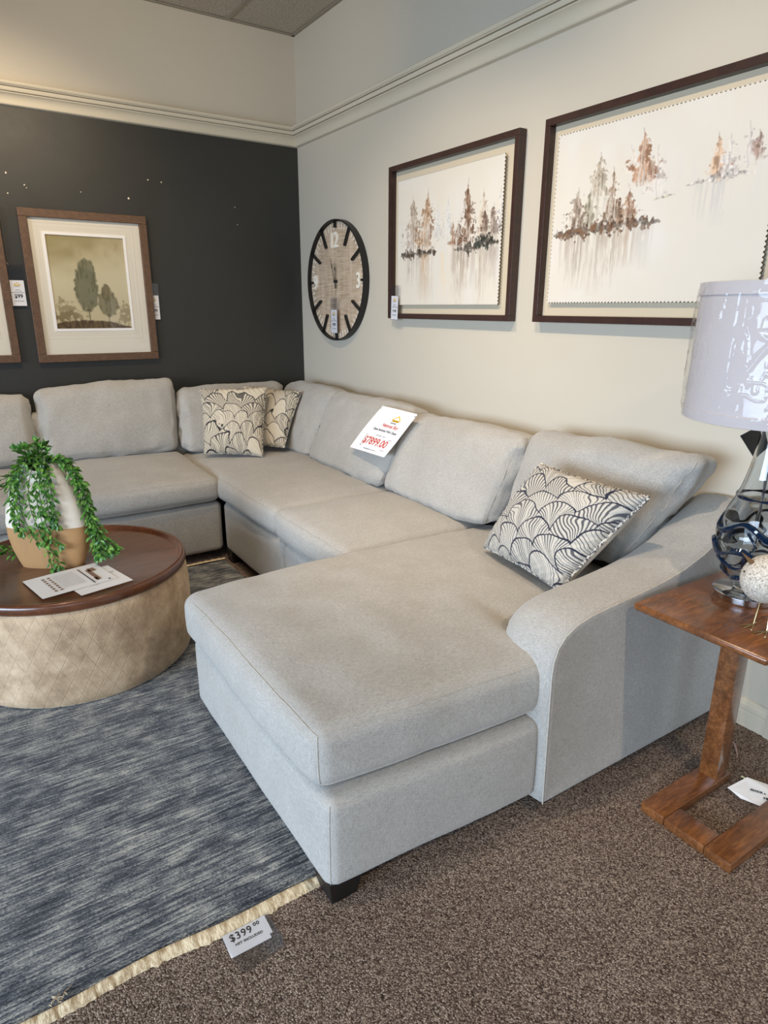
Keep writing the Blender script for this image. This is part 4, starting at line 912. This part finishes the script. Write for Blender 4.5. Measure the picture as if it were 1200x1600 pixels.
def rug_tag():
    t = thing('price_tag', 'white price card reading $399 in clear sleeve on the carpet under the rug fringe', 'price tag', (-1.966, -3.380, .0008), 0, 'clear-sleeved price tags')
    place(t, (-1.966, -3.384, .001), (1, -.012, 0), (-.0, 1, 0))
    V = [(-.010, .02, 0), (.118, .02, 0), (.128, -.105, 0), (.122, -.125, 0), (.02, -.142, 0), (.008, -.130, 0)]; V += [(x, y, .004) for x, y, z in V]
    F = [(0, 1, 2, 3, 4, 5)[::1][::-1], (6, 7, 8, 9, 10, 11)] + [(i, (i+1) % 6, 6+(i+1) % 6, 6+i) for i in range(6)]
    F[0] = (0, 1, 2, 3, 4, 5); F[1] = (11, 10, 9, 8, 7, 6); mesh('plastic_sleeve', V, F, M_SLEEVE, t, smooth=False)
    card = MB().box((.000, -.090, .0012), (.104, .012, .0022)).box((.098, -.078, .0012), (.112, .012, .0021)).build('card', M_PAPER, t, smooth=False)
    k = MB(); z = .0026; put_text(k, '$399', .042, -.050, .030, z, .0004, sx=.86, space=1.14); put_text(k, '00', .085, -.038, .015, z, .0004, space=1.15); put_text(k, 'HST INCLUDED', .056, -.066, .0098, z, .0003, space=1.05)
    put_text(k, 'AREA RUG  5\'3"x7\'10"', .050, -.018, .0072, z, .0001); k.box((.01, .0005, z), (.09, .0015, z+.0002)); k.build('price_lettering', M_INK, card, smooth=False)
rug_tag()

# ------------------------------------------------------------------ side table, lamp, bird
ZT = .665
def side_table():
    og = (-.46, -3.78, 0); t = thing('side_table', 'small brown wooden C-shaped side table beside the sofa arm', 'side table', og)
    bevbox('table_top', (-.71, -3.975, ZT-.024), (-.22, -3.578, ZT), M_TABLE, t, .009, 3, og)
    for a, b_ in (((-.717, -3.78, 0), (-.35, -3.70, .032)), ((-.717, -3.99, 0), (-.30, -3.91, .032)), ((-.717, -3.909, 0), (-.637, -3.781, .0315))): bevbox('base_rail', a, b_, M_TABLE, t, .003, 2, og)
    bevbox('post', (-.430, -3.772, .03), (-.366, -3.712, ZT-.022), M_TABLE, t, .003, 2, og)
    bevbox('top_brace', (-.60, -3.772, ZT-.05), (-.30, -3.712, ZT-.022), M_TABLE, t, .003, 2, og)
side_table()
LC = (-.392, -3.738, ZT)
def lamp():
    t = thing('table_lamp', 'table lamp with clear and blue swirled glass body and plastic-wrapped white drum shade', 'lamp', LC)
    V, F = lathe([(0, .0), (.082, .0), (.084, .003), (.084, .018), (.090, .019), (.0925, .021), (.0925, .024), (.088, .0265), (.03, .028), (0, .028)], 72); mesh('base_plate', V, F, M_CHROME, t, angle=30)
    pr = [(.034, .030), (.046, .045), (.064, .075), (.086, .110), (.101, .145), (.107, .175), (.105, .21), (.096, .245), (.083, .285), (.068, .325), (.056, .370), (.047, .42), (.041, .475), (.036, .53), (.034, .565)]
    zz = np.linspace(.030, .565, 70); rr = np.interp(zz, [p[1] for p in pr], [p[0] for p in pr]); rr = np.convolve(np.pad(rr, 2, 'edge'), np.ones(5)/5, 'valid')
    n = 96; V = []; F = []
    cells = [(a*1.05 + (.52 if j % 2 else 0), .085 + .062*j) for j in range(4) for a in range(6)]
    def rad(a, z, r0):
        b_ = 0
        for ca, cz in cells:
            da = (a-ca+math.pi) % (2*math.pi) - math.pi; b_ += math.exp(-((da*r0/.034)**2 + ((z-cz)/.024)**2))
        return r0 + .006*b_ - .003
    for z, r0 in zip(zz, rr):
        for i in range(n): a = 2*math.pi*i/n; q = rad(a, z, r0); V.append((q*math.cos(a), q*math.sin(a), z))
    for z, r0 in zip(zz[::-1], rr[::-1]):
        for i in range(n): a = 2*math.pi*i/n; q = r0-.007; V.append((q*math.cos(a), q*math.sin(a), max(z, .038)))
    m = 140
    for k in range(m-1):
        for i in range(n): F.append((k*n+i, k*n+(i+1) % n, (k+1)*n+(i+1) % n, (k+1)*n+i))
    F.append(tuple(range(n))[::-1]); F.append(tuple((m-1)*n+i for i in range(n))); gl = mesh('glass_body', V, F, M_GLASS, t, angle=180)
    def trail(fn, w0, k=120, name='blue_glass_trail', closed=True):
        P = []; R_ = []
        for i in range(k+1):
            a = 2*math.pi*i/k; z = fn(a); r0 = np.interp(z, zz, rr); q = rad(a, z, r0) + .0005; P.append((q*math.cos(a), q*math.sin(a), z)); R_.append(w0*(1 + .45*math.sin(a*5+z*60)))
        MB().tube(P, R_, 8, cap=False).build(name, M_BLUE, gl)
    trail(lambda a: .318 + .001*math.sin(a), .0042); trail(lambda a: .232 + .018*math.sin(a*4+1.1), .0072); trail(lambda a: .160 + .012*math.sin(a*5+4.0), .0080); trail(lambda a: .120 + .010*math.sin(a*5+2), .0046); trail(lambda a: .080 + .006*math.sin(a*4), .0060)
    for i in range(6):
        a0 = i*1.05 + .35; P = []
        for k in range(16): z = .125 + .105*k/15; a = a0 + .12*math.sin(k*.5+i); r0 = np.interp(z, zz, rr); q = rad(a, z, r0); P.append((q*math.cos(a), q*math.sin(a), z))
        MB().tube(P, [.0018 + .0026*abs(math.cos(k*.2)) for k in range(16)], 7).build('blue_glass_trail', M_BLUE, gl)
    MB().tube([(0, 0, .028), (0, 0, .57)], .0045, 12).build('inner_rod', M_CHROME, t)
    V, F = lathe([(.0, .563), (.036, .563), (.038, .568), (.038, .578), (.02, .584), (.012, .60), (.012, .67), (0, .67)], 40); mesh('socket', V, F, M_CHROME, t)
    zb, zt, Rb, Rt = .543, .905, .243, .240
    MB().tube([(0, 0, .66), (.06, 0, .70), (.075, 0, .80), (.03, 0, .885), (0, 0, .895), (-.03, 0, .885), (-.075, 0, .80), (-.06, 0, .70), (0, 0, .66)], .002, 8).build('harp', M_CHROME, t)
    pr = [(Rb-.002, zb), (Rb, zb), (Rb+.003, zb+.001), (Rb+.003, zb+.028), (Rb, zb+.029), (Rt, zt-.034), (Rt+.003, zt-.033), (Rt+.003, zt-.001), (Rt, zt), (Rt-.002, zt), (Rb-.002, zb)]
    V, F = lathe(pr, 128, closed_ends=False); mesh('lamp_shade', V, F, M_SHADE, t, angle=60)
    sp = MB()
    for k in range(3): a = k*2.094; sp.tube([(0, 0, .893), ((Rt-.003)*math.cos(a), (Rt-.003)*math.sin(a), .893)], .0018, 6)
    sp.build('shade_spider', M_CHROME, t)
    # crinkled clear wrap
    nu, nv = 520, 150; A, Zz = np.meshgrid(np.linspace(0, 2*math.pi, nu, endpoint=False), np.linspace(0, 1, nv)); A = A.ravel(); Zz = Zz.ravel()
    P3 = np.stack([np.cos(A)*1.0, np.sin(A)*1.0, Zz*1.3], 1)
    def ridge(sc, seed, an=(1, 1, 1)): return 1 - np.abs(vnoise(P3*np.array(an), sc, seed))*4
    wv = 1.0 + .0*A
    d = .005 + .005*np.clip(ridge(3.2, 1, (1, 1, .22)), 0, 1)**14 + .004*np.clip(ridge(4.5, 5, (1, 1, .4)), 0, 1)**18 + .006*vnoise(P3, 2.2, 9) + .003*np.clip(ridge(6.5, 6, (.8, 1.2, .9)), 0, 1)**22 + .002*np.clip(ridge(11, 16, (.8, 1.2, .5)), 0, 1)**20
    d = np.maximum(.002 + d * np.clip(np.minimum(Zz, 1-Zz)*12, .35, 1), .0045); R_ = Rb + (Rt-Rb)*Zz + d; Zw = zb-.002 + (zt-zb+.004)*Zz
    V = np.stack([R_*np.cos(A), R_*np.sin(A), Zw], 1); F = []
    I = np.arange(nu*nv).reshape(nv, nu); q = np.stack([I[:-1], np.roll(I[:-1], -1, 1), np.roll(I[1:], -1, 1), I[1:]], -1).reshape(-1, 4)
    mesh('plastic_wrap', V, q, M_FILM, t, angle=180)
lamp()
def black_tag():
    P = [(-.432, -3.665, 1.153), (-.335, -3.665, 1.174), (-.262, -3.665, 1.103), (-.341, -3.665, 1.082)]; c = Vector(P[0]); n = Vector((.4, .9, 0)).normalized()*.002
    V = [Vector(p)-c for p in P] + [Vector(p)-c+n for p in P]; o = mesh('hanging_card', V, [(0, 1, 2, 3), (7, 6, 5, 4), (0, 4, 5, 1), (1, 5, 6, 2), (2, 6, 7, 3), (3, 7, 4, 0)], plain('black_card', srgb(10, 10, 11), .6), smooth=False); o.location = c
    tag(o, 'small black square card hanging at the neck of the lamp under its shade', 'tag')
black_tag()
def bird():
    c = (-.555, -3.866, ZT); t = thing('bird_figurine', 'round speckled white bird ornament on thin gold wire legs beside the lamp', 'ornament', c)
    bm = bmesh.new(); bmesh.ops.create_icosphere(bm, subdivisions=5, radius=.066)
    for v in bm.verts:
        p = v.co; tail = max(0, p.x)/.066; p.x = p.x*(1.12 + .35*tail**2); p.z = p.z*(1 - .25*tail**2) ; p.y *= .95 - .25*tail
        p += Vector((0, 0, .143))
    me = bpy.data.meshes.new('body'); bm.to_mesh(me); bm.free(); link('body', me, M_STONE, t, angle=180)
    MB().tube([(-.030, .018, .178), (-.046, .030, .195), (-.068, .044, .219)], [.0085, .0060, .0008], 10).build('beak', M_TWIG, t)
    for ex, y in ((-.050, -.0395), (-.058, .034)): 
        bm = bmesh.new(); bmesh.ops.create_uvsphere(bm, u_segments=10, v_segments=8, radius=.0032, matrix=Matrix.Translation((ex, y, .166))); me = bpy.data.meshes.new('eye'); bm.to_mesh(me); bm.free(); link('eye', me, plain('eye_brown', srgb(80, 60, 44), .5), t)
    for fx, fy, hx in ((-.002, .012, .0), (-.012, -.030, .004)):
        mb = MB().tube([(hx+.004, fy*.6, .085), (fx, fy, .004)], .0022, 8)
        for dx, dy in ((-.038, .018), (-.044, .004), (-.036, -.014), (.020, .004)): mb.tube([(fx, fy, .0035), (fx+dx, fy+dy, .0022)], .0020, 7)
        mb.build('leg', M_GOLD, t)
bird()

# ------------------------------------------------------------------ loose tag and tie on the carpet at the right
def floor_tag():
    P = [(-.403, -3.800), (-.309, -3.812), (-.270, -3.905), (-.31, -3.935), (-.385, -3.905), (-.405, -3.845)]; c = (-.36, -3.86, .001); V = []; n = len(P)
    for z in (0, .0012):
        for i, (x, y) in enumerate(P): V.append((x-c[0], y-c[1], z + [.012, .018, .016, .020, .004, .003][i]))
    F = [(0, 1, 2, 3, 4, 5)[::-1], (6, 7, 8, 9, 10, 11)] + [(i, (i+1) % n, n+(i+1) % n, n+i) for i in range(n)]
    t = thing('price_tag', 'white price card curling up on the carpet inside the side table base', 'price tag', c, 0, 'clear-sleeved price tags')
    m = mesh('card', V, F, M_PAPER, t, smooth=False); bm = bmesh.new(); bm.from_mesh(m.data); bmesh.ops.recalc_face_normals(bm, faces=bm.faces); bm.to_mesh(m.data); bm.free()
    k = MB(); put_text(k, 'MADE IN', 0, 0, .013, 0, .0006); scribble(k, .012, .06, -.024, .010, 0, 3)
    a = math.radians(-62); k.V = [(.034 + v[0]*math.cos(a) - v[1]*math.sin(a) - .02, -.012 + v[0]*math.sin(a) + v[1]*math.cos(a), .0165 + v[2]) for v in k.V]; k.build('lettering', M_INK, m, smooth=False)
    MB().box((.045, -.03, .012), (.052, .065, .0135)).build('sleeve_edge', plain('cream_edge', srgb(224, 220, 180), .5), t, smooth=False)
    t = MB().tube([(0, .05, .002), (-.012, .025, .003), (-.02, .0, .004), (-.045, -.02, .004), (-.062, -.034, .002), (-.085, -.048, .002)], [.001, .0012, .003, .0045, .003, .001], 6).build('plastic_tie', plain('pale_pink_plastic', srgb(170, 140, 132), .4)); t.location = (-.13, -3.68, 0)
    tag(t, 'thin pale plastic tag tie lying on the carpet behind the side table post', 'tie')
floor_tag()
